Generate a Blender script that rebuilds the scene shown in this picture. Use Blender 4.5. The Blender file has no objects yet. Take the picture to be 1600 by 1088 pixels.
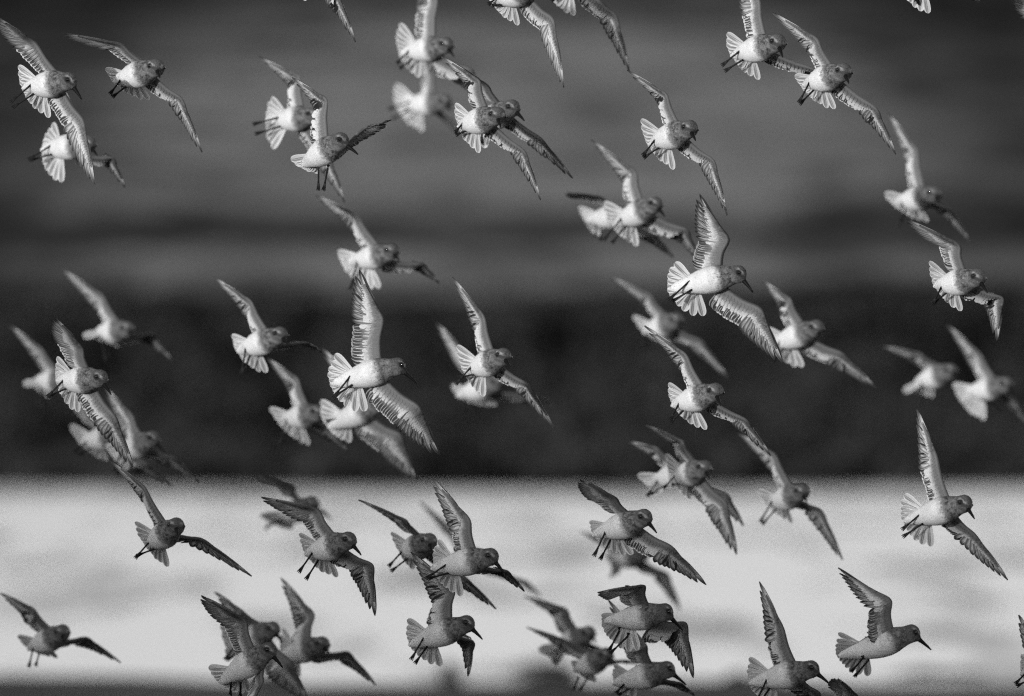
import bpy, math, random
import numpy as np
from mathutils import Matrix, Vector

random.seed(5); rng = np.random.default_rng(11)
SC = bpy.context.scene
COL = SC.collection

# ------------------------------------------------------------------ camera, sky, sun, exposure
cam_d = bpy.data.cameras.new('camera'); cam = bpy.data.objects.new('camera', cam_d); COL.objects.link(cam)
cam_d.sensor_width = 36; cam_d.lens = 470
cam_d.clip_start = .5; cam_d.clip_end = 4000
PITCH = math.atan(41 * 36 / 470 / 1600)
cam.location = (0, 0, 1.5); cam.rotation_euler = (math.pi/2 + PITCH, 0, 0)
cam_d.dof.use_dof = True; cam_d.dof.focus_distance = 25.0; cam_d.dof.aperture_fstop = 5.4; cam_d.dof.aperture_blades = 9
SC.camera = cam

SUN_EL, SUN_AZ = 4.0, 216.0      # low sun behind the viewer and to the left; azimuth clockwise from +y
W = bpy.data.worlds.new('World'); SC.world = W; W.use_nodes = True
nt = W.node_tree; nt.nodes.clear()
sky = nt.nodes.new('ShaderNodeTexSky'); sky.sky_type = 'NISHITA'; sky.sun_disc = False
sky.sun_elevation = math.radians(SUN_EL); sky.sun_rotation = math.radians(SUN_AZ); sky.dust_density = .5; sky.air_density = .7; sky.ozone_density = 0
bw = nt.nodes.new('ShaderNodeRGBToBW'); bg = nt.nodes.new('ShaderNodeBackground'); ow = nt.nodes.new('ShaderNodeOutputWorld')
nt.links.new(sky.outputs[0], bw.inputs[0]); nt.links.new(bw.outputs[0], bg.inputs[0]); nt.links.new(bg.outputs[0], ow.inputs[0])
bg.inputs[1].default_value = .15
sun_d = bpy.data.lights.new('sun', 'SUN'); sun_d.energy = 1.15; sun_d.angle = math.radians(1.0); sun_d.color = (1, 1, 1)
sun = bpy.data.objects.new('sun', sun_d); COL.objects.link(sun); sun.location = (-10, -20, 30)
az, el = math.radians(SUN_AZ), math.radians(SUN_EL)
to_sun = Vector((math.sin(az)*math.cos(el), math.cos(az)*math.cos(el), math.sin(el)))
sun.rotation_euler = to_sun.to_track_quat('Z', 'Y').to_euler()
vs = SC.view_settings; vs.view_transform = 'Standard'; vs.look = 'None'; vs.exposure = 1.1; vs.gamma = 1; vs.use_curve_mapping = False
SC.cycles.filter_width = 1.25; SC.cycles.max_bounces = 6; SC.cycles.use_denoising = False; SC.cycles.use_adaptive_sampling = False; SC.cycles.use_light_tree = False; SC.cycles.diffuse_bounces = 3

# ------------------------------------------------------------------ node helpers
class G:
    def __init__(s, name):
        s.m = bpy.data.materials.new(name); s.m.use_nodes = True; s.t = s.m.node_tree; s.t.nodes.clear()
        s.out = s.n('OutputMaterial')
    def n(s, k, **p):
        x = s.t.nodes.new('ShaderNode' + k)
        for a, b in p.items(): setattr(x, a, b)
        return x
    def set(s, inp, v):
        if hasattr(v, 'is_linked') or hasattr(v, 'links'): s.t.links.new(v, inp)
        elif v is not None: inp.default_value = v
    def math(s, op, a, b=None, clamp=False):
        x = s.n('Math', operation=op, use_clamp=clamp); s.set(x.inputs[0], a); s.set(x.inputs[1], b); return x.outputs[0]
    def ramp(s, v, lo, hi, a=0., b=1., smooth=True):
        x = s.n('MapRange', interpolation_type='SMOOTHSTEP' if smooth else 'LINEAR')
        s.set(x.inputs[0], v)
        for i, q in enumerate((lo, hi, a, b)): s.set(x.inputs[i+1], q)
        return x.outputs[0]
    def mix(s, f, a, b):
        x = s.n('Mix', data_type='FLOAT'); s.set(x.inputs[0], f); s.set(x.inputs[2], a); s.set(x.inputs[3], b); return x.outputs[0]
    def noise(s, vec, scale, detail=3, rough=.55):
        x = s.n('TexNoise'); s.set(x.inputs['Vector'], vec); x.inputs['Scale'].default_value = scale
        x.inputs['Detail'].default_value = detail; x.inputs['Roughness'].default_value = rough; return x.outputs['Fac']
    def mapping(s, vec, sc):
        x = s.n('Mapping'); s.set(x.inputs[0], vec); x.inputs['Scale'].default_value = sc; return x.outputs[0]
    def attr(s, name):
        return s.n('Attribute', attribute_name=name)
    def sep(s, v):
        x = s.n('SeparateXYZ'); s.set(x.inputs[0], v); return x.outputs
    def obj(s): return s.n('TexCoord').outputs['Object']
    def bump(s, h, strength, dist):
        x = s.n('Bump'); x.inputs['Strength'].default_value = strength; x.inputs['Distance'].default_value = dist; s.set(x.inputs['Height'], h); return x.outputs[0]
    def grey(s, v):
        x = s.n('CombineColor'); [s.set(x.inputs[i], v) for i in range(3)]; return x.outputs[0]
    def finish(s, val, rough=.6, spec=.3, normal=None, trans=0.):
        p = s.n('BsdfPrincipled'); c = s.grey(val) if not isinstance(val, float) else None
        if c is not None: s.set(p.inputs['Base Color'], c)
        else: p.inputs['Base Color'].default_value = (val, val, val, 1)
        s.set(p.inputs['Roughness'], rough); s.set(p.inputs['Specular IOR Level'], spec)
        if normal is not None: s.set(p.inputs['Normal'], normal)
        sh = p.outputs[0]
        if trans:
            t = s.n('BsdfTranslucent'); s.set(t.inputs[0], c); mx = s.n('MixShader'); s.set(mx.inputs[0], trans)
            s.set(mx.inputs[1], sh); s.set(mx.inputs[2], t.outputs[0]); sh = mx.outputs[0]
        s.set(s.out.inputs[0], sh); return s.m

# ------------------------------------------------------------------ bird materials
def mat_plumage():
    g = G('plumage'); o = g.obj()
    s = g.attr('s').outputs['Fac']; ven = g.attr('ven').outputs['Fac']; hx, hy, hz = g.sep(g.attr('head').outputs['Vector'])
    fine = g.noise(o, 420, 4, .7); mid = g.noise(o, 130, 3, .6); big = g.noise(o, 45, 2)
    # white belly, dark scaly back
    back = g.ramp(g.math('ADD', ven, g.math('MULTIPLY', g.math('SUBTRACT', mid, .5), .7)), -.42, -.08, 1, 0)
    belly = g.ramp(fine, .2, .8, .70, .86)
    belly = g.math('MULTIPLY', belly, g.ramp(big, .3, .62, .86, 1.0))
    bk = g.ramp(mid, .3, .7, .07, .26)
    col = g.mix(back, belly, bk)
    # streaked breast and neck
    edge = g.math('ADD', s, g.math('MULTIPLY', g.math('SUBTRACT', mid, .5), .28))
    edge = g.math('ADD', edge, g.math('MULTIPLY', ven, -.05))
    neck = g.ramp(edge, .49, .68)
    nk = g.ramp(g.math('ADD', g.math('MULTIPLY', mid, .55), g.math('MULTIPLY', fine, .45)), .36, .64, .03, .24)
    col = g.mix(neck, col, nk)
    # head
    hd = g.ramp(s, .88, .97)
    face = g.ramp(fine, .25, .75, .04, .16)
    crown = g.ramp(fine, .25, .75, .05, .17)
    hcol = g.mix(g.ramp(hz, .45, .75), face, crown)
    ay = g.math('ABSOLUTE', hy)
    brow = g.math('MULTIPLY', g.ramp(ay, .22, .5), g.math('MULTIPLY', g.ramp(g.math('ABSOLUTE', g.math('SUBTRACT', hz, .52)), .05, .20, 1, 0), g.ramp(hx, -.35, .1)))
    hcol = g.mix(g.math('MULTIPLY', brow, g.ramp(mid, .3, .6, .3, .85)), hcol, .38)
    line = g.math('MULTIPLY', g.ramp(g.math('ABSOLUTE', g.math('SUBTRACT', hz, .2)), .10, .24, 1, 0), g.ramp(hx, -.5, .1))
    hcol = g.mix(g.math('MULTIPLY', line, .85), hcol, .045)
    ex, ey, ez = [g.math('POWER', g.math('SUBTRACT', q, c), 2.0) for q, c in ((hx, .36), (ay, .84), (hz, .26))]
    ring = g.math('SQRT', g.math('ADD', g.math('ADD', ex, ey), ez))
    hcol = g.mix(g.ramp(ring, .42, .26), hcol, .02)
    chin = g.math('MULTIPLY', g.ramp(hz, -.35, -.8, 0, 1), g.ramp(hx, -.2, .5))
    hcol = g.mix(g.math('MULTIPLY', chin, .5), hcol, .38)
    col = g.mix(hd, col, hcol)
    nrm = g.bump(g.math('ADD', fine, mid), .5, .0015)
    return g.finish(col, .75, .12, nrm)

def mat_feather(kind):
    g = G(kind + '_vane'); u, v, _ = g.sep(g.n('UVMap').outputs[0])
    o = g.obj(); rnd = g.n('ObjectInfo').outputs['Random']
    barb = g.noise(g.mapping(o, (18, 55, 1)), 3, 2)
    av = g.math('ABSOLUTE', v)
    shaft = g.ramp(av, .02, .07, 1, 0)
    fringe = g.ramp(av, .36, .44)
    if kind == 'primary':
        vane = g.mix(g.ramp(v, .16, .38), .74, .22)
        inner = g.mix(g.ramp(u, .58, .95), vane, .06)
        outer = g.mix(g.ramp(u, .10, .7), .12, .035)
        col = g.mix(g.ramp(v, -.05, .02), outer, inner)
        col = g.mix(g.ramp(v, .40, .47), col, g.mix(g.ramp(u, .65, .95), .55, .12))
        col = g.mix(g.math('MULTIPLY', shaft, g.ramp(u, .95, .8)), col, .74)
        tr = .18
    elif kind == 'secondary':
        inner = g.mix(g.ramp(u, .42, .74), g.mix(g.ramp(v, .1, .34), .76, .30), .09)
        outer = g.mix(g.ramp(u, .30, .7), .50, .07)
        col = g.mix(g.ramp(v, -.10, .05), outer, inner)
        tip = g.math('MAXIMUM', g.ramp(u, .93, .985), g.math('MULTIPLY', g.ramp(v, .40, .48), g.ramp(u, .5, .8)))
        col = g.mix(tip, col, .84)
        col = g.mix(g.math('MULTIPLY', shaft, .7), col, .7)
        tr = .18
    elif kind == 'tertial':
        col = g.mix(g.ramp(u, .2, .9), .16, .05)
        col = g.mix(fringe, col, .4); tr = .08
    else:
        col = g.mix(g.ramp(u, .25, .95), .82, .62)
        col = g.mix(g.math('MULTIPLY', fringe, g.ramp(u, .2, .6)), col, .86)
        col = g.mix(g.math('MULTIPLY', g.ramp(g.math('ABSOLUTE', g.math('ADD', v, .2)), .0, .2, 1, 0), g.ramp(u, .35, .7, 0, .85)), col, .16)
        col = g.mix(g.math('MULTIPLY', shaft, .9), col, .14)
        tr = .22
    col = g.math('MULTIPLY', col, g.ramp(barb, .2, .8, .8, 1.12))
    col = g.math('MULTIPLY', col, g.ramp(rnd, 0, 1, .86, 1.08, False))
    return g.finish(col, .55, .2, g.bump(barb, .25, .0006), tr)

def mat_wing():
    # attributes: wu along the wing, wv from leading (0) to trailing (1), row tone
    g = G('underwing'); o = g.obj()
    wu = g.attr('wu').outputs['Fac']; wv = g.attr('wv').outputs['Fac']; up = g.attr('up').outputs['Fac']
    fine = g.noise(o, 500, 4, .7); mid = g.noise(o, 150, 3, .6)
    col = g.mix(g.ramp(g.math('ADD', wv, g.math('MULTIPLY', g.math('SUBTRACT', mid, .5), .35)), .36, 1.0), .20, .80)
    col = g.mix(g.ramp(wv, .16, .02), col, .10)
    spot = g.math('MULTIPLY', g.ramp(g.math('ABSOLUTE', g.math('SUBTRACT', wu, .60)), .05, .22, 1, 0), g.ramp(wv, .7, .15))
    spot = g.math('MULTIPLY', spot, g.ramp(mid, .38, .6))
    col = g.mix(g.math('MULTIPLY', spot, .85), col, .07)
    col = g.mix(g.ramp(wu, .75, 1.0, 0, .6), col, .22)
    col = g.math('MULTIPLY', col, g.ramp(fine, .25, .75, .78, 1.12))
    dark = g.ramp(mid, .3, .7, .06, .20)
    col = g.mix(up, col, dark)
    return g.finish(col, .7, .15, g.bump(g.math('ADD', fine, mid), .4, .001), .10)

def mat_plain(name, v, rough=.4, spec=.4, sc=300):
    g = G(name); nz = g.noise(g.obj(), sc, 3); return g.finish(g.ramp(nz, .2, .8, v*.75, v*1.25), rough, spec, g.bump(nz, .2, .0005))

M_PLUM = mat_plumage(); M_WING = mat_wing()
M_F = {k: mat_feather(k) for k in ('primary', 'secondary', 'tertial', 'tail')}
M_BILL = mat_plain('bill_horn', .007, .55, .12); M_EYE = mat_plain('eye_gloss', .006, .06, .8); M_LEG = mat_plain('leg_skin', .012, .6, .2)

# ------------------------------------------------------------------ mesh helpers
def link(name, me, parent=None, mat=None):
    o = bpy.data.objects.new(name, me); COL.objects.link(o)
    if parent is not None: o.parent = parent
    if mat is not None and me is not None and not me.materials: me.materials.append(mat)
    return o
def mesh(name, V, F, smooth=True, **attrs):
    me = bpy.data.meshes.new(name); me.from_pydata([tuple(map(float, v)) for v in V], [], [tuple(map(int, f)) for f in F]); 
    for k, a in attrs.items():
        a = np.asarray(a, dtype=np.float32)
        if a.ndim == 2:
            at = me.attributes.new(k, 'FLOAT_VECTOR', 'POINT'); at.data.foreach_set('vector', a.ravel())
        else:
            at = me.attributes.new(k, 'FLOAT', 'POINT'); at.data.foreach_set('value', a)
    if smooth: me.polygons.foreach_set('use_smooth', [True]*len(me.polygons))
    me.update(); return me
def nz(v): return v/np.linalg.norm(v)
def perp(v, a): return nz(v - a*np.dot(v, a))

def feather_mesh(kind, nu=11, nv=4):
    """unit feather: x 0..1 along the shaft, y -.5 (outer vane) .. .5 (inner vane), cambered, raised shaft"""
    P, UV, F = [], [], []
    for i in range(nu+1):
        u = 1-(1-i/nu)**1.7
        base = min(1, .45+2.6*u)
        if kind == 'primary': tip = (1-max(0, (u-.66)/.34)**2.2)**.8; wi, wo = base*tip, base*.62*tip
        elif kind == 'secondary' or kind == 'tertial': tip = math.sqrt(max(0, 1-max(0, (u-.72)/.28)**2.0)); wi, wo = base*tip, base*.8*tip
        else: tip = math.sqrt(max(0, 1-max(0, (u-.80)/.20)**2.4)); k = .42+.58*min(1, u/.7); wi, wo = k*tip, k*.95*tip
        wi = max(wi, .03); wo = max(wo, .03)
        for j in range(nv+1):
            v = -.5 + j/nv
            y = v*(wi if v > 0 else wo)
            z = .10*(1-(2*v)**2)*.0 - .07*u*u + (.012 if j == nv//2 else 0) - .02*abs(2*v)
            P.append((u, y, z)); UV.append((u, v))
    w = nv+1
    for i in range(nu):
        for j in range(nv): F.append((i*w+j, (i+1)*w+j, (i+1)*w+j+1, i*w+j+1))
    return P, UV, F
FE = {k: feather_mesh(k) for k in ('primary', 'secondary', 'tertial', 'tail')}
def set_uv(me, UV):
    l = me.uv_layers.new(name='UVMap'); idx = np.zeros(len(me.loops), dtype=np.int32); me.loops.foreach_get('vertex_index', idx)
    l.data.foreach_set('uv', np.asarray(UV, dtype=np.float32)[idx].ravel())
def fmesh(kind):
    P, UV, F = FE[kind]; me = mesh(kind+'_feather', P, F); set_uv(me, UV); me.materials.append(M_F[kind]); return me
FM = {k: fmesh(k) for k in FE}

class Joined:
    """many feathers in one mesh (birds too soft in the photograph to tell their feathers apart)"""
    def __init__(s): s.d = {}
    def add(s, kind, mtx):
        P, UV, F = FE[kind]; d = s.d.setdefault(kind, ([], [], []))
        b = len(d[0]); A = np.array(mtx)
        Q = np.c_[np.array(P), np.ones(len(P))] @ A.T
        d[0].extend(Q[:, :3].tolist()); d[1].extend(UV); d[2].extend([tuple(x+b for x in f) for f in F])
    def build(s, parent, name):
        V, UV, F, mi, mats = [], [], [], [], []
        for k, (v, uv, f) in s.d.items():
            b = len(V); V += v; UV += uv; F += [tuple(x+b for x in q) for q in f]; mi += [len(mats)]*len(f); mats.append(M_F[k])
        me = mesh(name, V, F); set_uv(me, UV)
        for m in mats: me.materials.append(m)
        me.polygons.foreach_set('material_index', mi)
        return link(name, me, parent)

def basis(root, X, Yd, Z):
    M = Matrix.Identity(4)
    for r in range(3): M[r][0] = X[r]; M[r][1] = Yd[r]; M[r][2] = Z[r]; M[r][3] = root[r]
    return M

def tube(pts, rads, n=8):
    V, F = [], []; pts = [np.array(p, float) for p in pts]
    ref = np.array([.31, .2, .93])
    for i, p in enumerate(pts):
        t = nz(pts[min(i+1, len(pts)-1)] - pts[max(i-1, 0)]); a = perp(ref, t); b = np.cross(t, a)
        for k in range(n):
            an = 2*math.pi*k/n; V.append(p + rads[i]*(a*math.cos(an)+b*math.sin(an)))
    for i in range(len(pts)-1):
        for k in range(n): F.append((i*n+k, i*n+(k+1) % n, (i+1)*n+(k+1) % n, (i+1)*n+k))
    F.append(tuple(range(n))[::-1]); F.append(tuple(range((len(pts)-1)*n, len(pts)*n)))
    return V, F
def merge(parts):
    V, F = [], []
    for v, f in parts:
        b = len(V); V += list(v); F += [tuple(x+b for x in q) for q in f]
    return V, F

# ------------------------------------------------------------------ the place: mud shore, water, far bank
def grid_mesh(name, xs, ys, zf, mat, kind='structure'):
    X, Y = np.meshgrid(xs, ys); Z = zf(X, Y)
    V = np.c_[X.ravel(), Y.ravel(), Z.ravel()]; w = len(xs)
    i, j = np.meshgrid(np.arange(len(ys)-1), np.arange(w-1), indexing='ij'); a = (i*w+j).ravel()
    F = np.c_[a, a+1, a+w+1, a+w]
    o = link(name, mesh(name, V, F), None, mat); o['kind'] = kind; return o
def wob(X, Y, seed, sc):
    r = np.random.default_rng(seed); z = np.zeros_like(X)
    for k in range(7):
        a, f = r.uniform(0, 6.28), sc*r.uniform(.5, 2.2); z += np.sin(X*f*math.cos(a)+Y*f*math.sin(a)+r.uniform(0, 6.28))/(1+k*.35)
    return z/3

def mat_mud():
    g = G('wet_mud'); o = g.obj(); a = g.noise(o, .8, 6, .6); b = g.noise(o, 9, 5, .65)
    return g.finish(g.ramp(g.math('ADD', g.math('MULTIPLY', a, .6), g.math('MULTIPLY', b, .4)), .3, .7, .012, .035), g.ramp(a, .35, .6, .5, .9), .2, g.bump(b, .6, .03))
def mat_water():
    g = G('lake_water'); o = g.obj()
    n1 = g.noise(g.mapping(o, (1, .35, 1)), 1.3, 4, .6); n2 = g.noise(g.mapping(o, (1, .5, 1)), 7, 3, .6)
    h = g.math('ADD', n1, g.math('MULTIPLY', n2, .22))
    patch = g.noise(g.mapping(o, (.85, .07, 1)), 1.0, 2.0, .5)
    b = g.n('Bump'); b.inputs['Distance'].default_value = .05; g.set(b.inputs['Strength'], g.ramp(patch, .36, .64, .16, .04)); g.set(b.inputs['Height'], h)
    return g.finish(g.ramp(patch, .36, .64, .0, .08), g.ramp(patch, .48, .70, .19, .46), .85, b.outputs[0])
def mat_bank():
    g = G('dry_grass_bank'); o = g.obj(); x, y, z = g.sep(o)
    zz = g.math('ADD', z, g.math('MULTIPLY', g.math('SUBTRACT', g.noise(g.mapping(o, (.10, .05, .04)), 1.6, 3), .5), 3.0))
    lowb = g.math('MULTIPLY', g.ramp(zz, 3.9, 4.6), g.ramp(zz, 5.0, 5.7, 1, .28))
    upb = g.math('MULTIPLY', g.ramp(zz, 6.0, 7.4), g.ramp(zz, 12.5, 19.5, 1, .1))
    band = g.math('MAXIMUM', lowb, upb)
    blot = g.noise(g.mapping(o, (.22, .12, .3)), 1.0, 3, .6); fine = g.noise(o, 3, 5, .7)
    # pale grass repeating along the slope; its sideways fade paints vignette into the colour
    c = g.ramp(g.math('PINGPONG', x, 26.0), 6.0, 20.0, 1, .2)
    f = g.math('MULTIPLY', g.math('MULTIPLY', band, c), g.ramp(blot, .38, .60, .45, 1.4))
    col = g.mix(f, g.ramp(blot, .36, .62, .006, .016), .29)
    col = g.math('MULTIPLY', col, g.ramp(fine, .3, .7, .7, 1.3))
    return g.finish(col, 1.0, .0, g.bump(fine, .6, .1))

def bank_z(X, Y):
    Y2 = Y - wob(X, Y*0, 3, .30)*10*np.clip((215-Y)/30, 0, 1)
    z = np.interp(Y2, [150, 176, 186, 400, 440, 600, 660, 900, 2600], [-2, 0, .22, 3.9, 6.9, 18.9, 22.5, 28, 30])
    far = np.clip((Y2-176)/40, 0, 1)
    return z + far*(wob(X, Y, 4, .12)*.30 + wob(X, Y, 8, .6)*.10) + np.clip((Y2-430)/100, 0, 1)*wob(X, Y, 9, .05)*.7
M_MUD = mat_mud(); M_WATER = mat_water(); M_BANK = mat_bank()
def mud_z(X, Y):
    edge = 64.4 + wob(X, Y*0, 21, 1.6)*2.2 - np.abs(X)*.05
    return .10 - np.clip((Y-edge+3)/3, 0, 3)*.10 + wob(X, Y, 22, 2.2)*.018
big = np.r_[-1500, -600, -200, -80, np.linspace(-40, 40, 41), 80, 200, 600, 1500]
grid_mesh('ground', np.linspace(-2000, 2000, 9), np.linspace(-1500, 2600, 9), lambda X, Y: X*0-1.2, M_MUD)
grid_mesh('mudflat', np.r_[-60, -30, -15, np.linspace(-9, 9, 120), 15, 30, 60], np.r_[-60, -20, 10, 30, 45, np.linspace(54, 80, 110)], mud_z, M_MUD)
grid_mesh('lake_water', np.linspace(-400, 400, 9), np.linspace(50, 190, 9), lambda X, Y: X*0, M_WATER)
grid_mesh('far_bank', np.r_[-1500, -600, -300, -160, -90, np.linspace(-60, 60, 141), 90, 160, 300, 600, 1500], np.r_[150, 160, np.linspace(168, 200, 50), np.linspace(206, 430, 60), np.linspace(436, 680, 60), 720, 800, 900, 1200, 2000, 2500], bank_z, M_BANK)
# unseen ridge added left of the frame: blocks the low sun from the lower birds
def shade_ridge_z(X, Y):
    h = 2.945 + wob(X*0, Y, 31, .5)*.05
    prof = np.clip(1-np.abs(X+16)/7.5, 0, 1); prof = prof*prof*(3-2*prof)
    ends = np.clip((46-Y)/8, 0, 1)*np.clip((Y+90)/10, 0, 1); ends = ends*ends*(3-2*ends)
    return -.6 + (h+.6)*np.minimum(1, prof*1.25)*ends + wob(X, Y, 32, 2.5)*.02
grid_mesh('added_shade_ridge', np.linspace(-24, -8, 41), np.linspace(-92, 48, 141), shade_ridge_z, M_BANK)

# scrub along the far shore: leafy clumps, one mass
def leaf_cloud(centres, radii, per, leaf):
    N = len(centres)*per
    c = np.repeat(np.array(centres), per, 0); r = np.repeat(np.array(radii), per, 0)
    d = rng.normal(size=(N, 3)); d /= np.linalg.norm(d, axis=1)[:, None]
    p = c + d*r*rng.uniform(.45, 1.05, (N, 1)); p[:, 2] = np.maximum(p[:, 2], c[:, 2]-r[:, 2]*.9)
    t = rng.normal(size=(N, 3)); t /= np.linalg.norm(t, axis=1)[:, None]
    b = np.cross(t, d+.3*rng.normal(size=(N, 3))); b /= np.linalg.norm(b, axis=1)[:, None]
    L = leaf*rng.uniform(.6, 1.4, (N, 1))
    V = np.stack([p-t*L, p+b*L*.45, p+t*L, p-b*L*.45], 1).reshape(-1, 3)
    F = np.arange(N*4).reshape(-1, 4); return V, F
def mat_leaf():
    g = G('scrub_leaf'); o = g.obj(); a = g.noise(o, 1.2, 3); b = g.noise(o, 14, 2)
    return g.finish(g.math('MULTIPLY', g.ramp(a, .3, .7, .012, .045), g.ramp(b, .3, .7, .7, 1.3)), .7, .2, None, .1)
M_LEAF = mat_leaf()
cs, rs = [], []
for i in range(1500):
    if i < 600: x = random.choice((-7.5, -4.8, -1.5, 1.8, 3.2, 6.3, -11, 11)) + random.gauss(0, 1.0); y = 174 + random.random()*10; r = random.uniform(.10, .36)
    else: x = random.uniform(-40, 40); y = 186 + random.random()**1.3*200; r = random.uniform(.25, .7)
    zb = float(bank_z(np.array([x]), np.array([y]))[0])
    cs.append((x, y, zb+r*.6)); rs.append((r*1.5, r*1.2, r*.9))
V, F = leaf_cloud(cs, rs, 40, .14)
o = link('scrub', mesh('scrub', V, F, False), None, M_LEAF); o['kind'] = 'stuff'
o['label'] = 'dark low scrub lining the far shore above the pale water'; o['category'] = 'scrub'

# stones lying on the near mud and in the shallows
M_STONE = mat_plain('wet_stone', .03, .5, .4, 30)
def stone(x, y, sx, sy, sz, seed, label):
    r = np.random.default_rng(seed); V, F = [], []; nu, nv = 18, 11
    ph = r.uniform(0, 6.28, 8); fr = r.integers(1, 5, 8)
    for i in range(nv):
        th = math.pi*i/(nv-1)
        for j in range(nu):
            an = 2*math.pi*j/nu
            k = 1 + .10*math.sin(fr[0]*an+ph[0]+2*th) + .09*math.sin(fr[1]*an+ph[1]-3*th) + .05*math.sin(7*an+ph[2]+5*th)
            z = math.cos(th); z = max(z, -.35)
            V.append((sx*k*math.sin(th)*math.cos(an), sy*k*math.sin(th)*math.sin(an), sz*k*z))
    for i in range(nv-1):
        for j in range(nu): F.append((i*nu+j, (i+1)*nu+j, (i+1)*nu+(j+1) % nu, i*nu+(j+1) % nu))
    o = link('stone', mesh('stone', V, F), None, M_STONE); zb = max(float(mud_z(np.array([x]), np.array([y]))[0]), -.03)
    o.location = (x, y, zb + sz*.1); o['label'] = label; o['category'] = 'stone'; o['group'] = 'dark stones on the near mud shore'
    return o
stone(-.288, 63.0, .060, .07, .13, 1, 'small upright dark stone at the bottom edge below the profile bird')
stone(.17, 67.0, .20, .12, .075, 2, 'wide low dark stone in shallow water behind the overlapping dark pair')
stone(.19, 63.5, .20, .14, .07, 3, 'dark flat stone at the bottom edge beneath hanging bird legs')
stone(2.10, 66.4, .30, .2, .055, 4, 'long dark stone in the shallows to the right of the lone profile bird')
stone(1.10, 63.2, .16, .1, .06, 5, 'dark stone at the bottom edge near the splayed wing tip')
stone(-1.15, 63.2, .13, .1, .05, 6, 'low dark stone at the bottom edge left of the streak-shouldered bird')
stone(.62, 63.6, .10, .1, .06, 7, 'little dark stone at the bottom edge under the lowest raised-wing bird')

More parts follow.
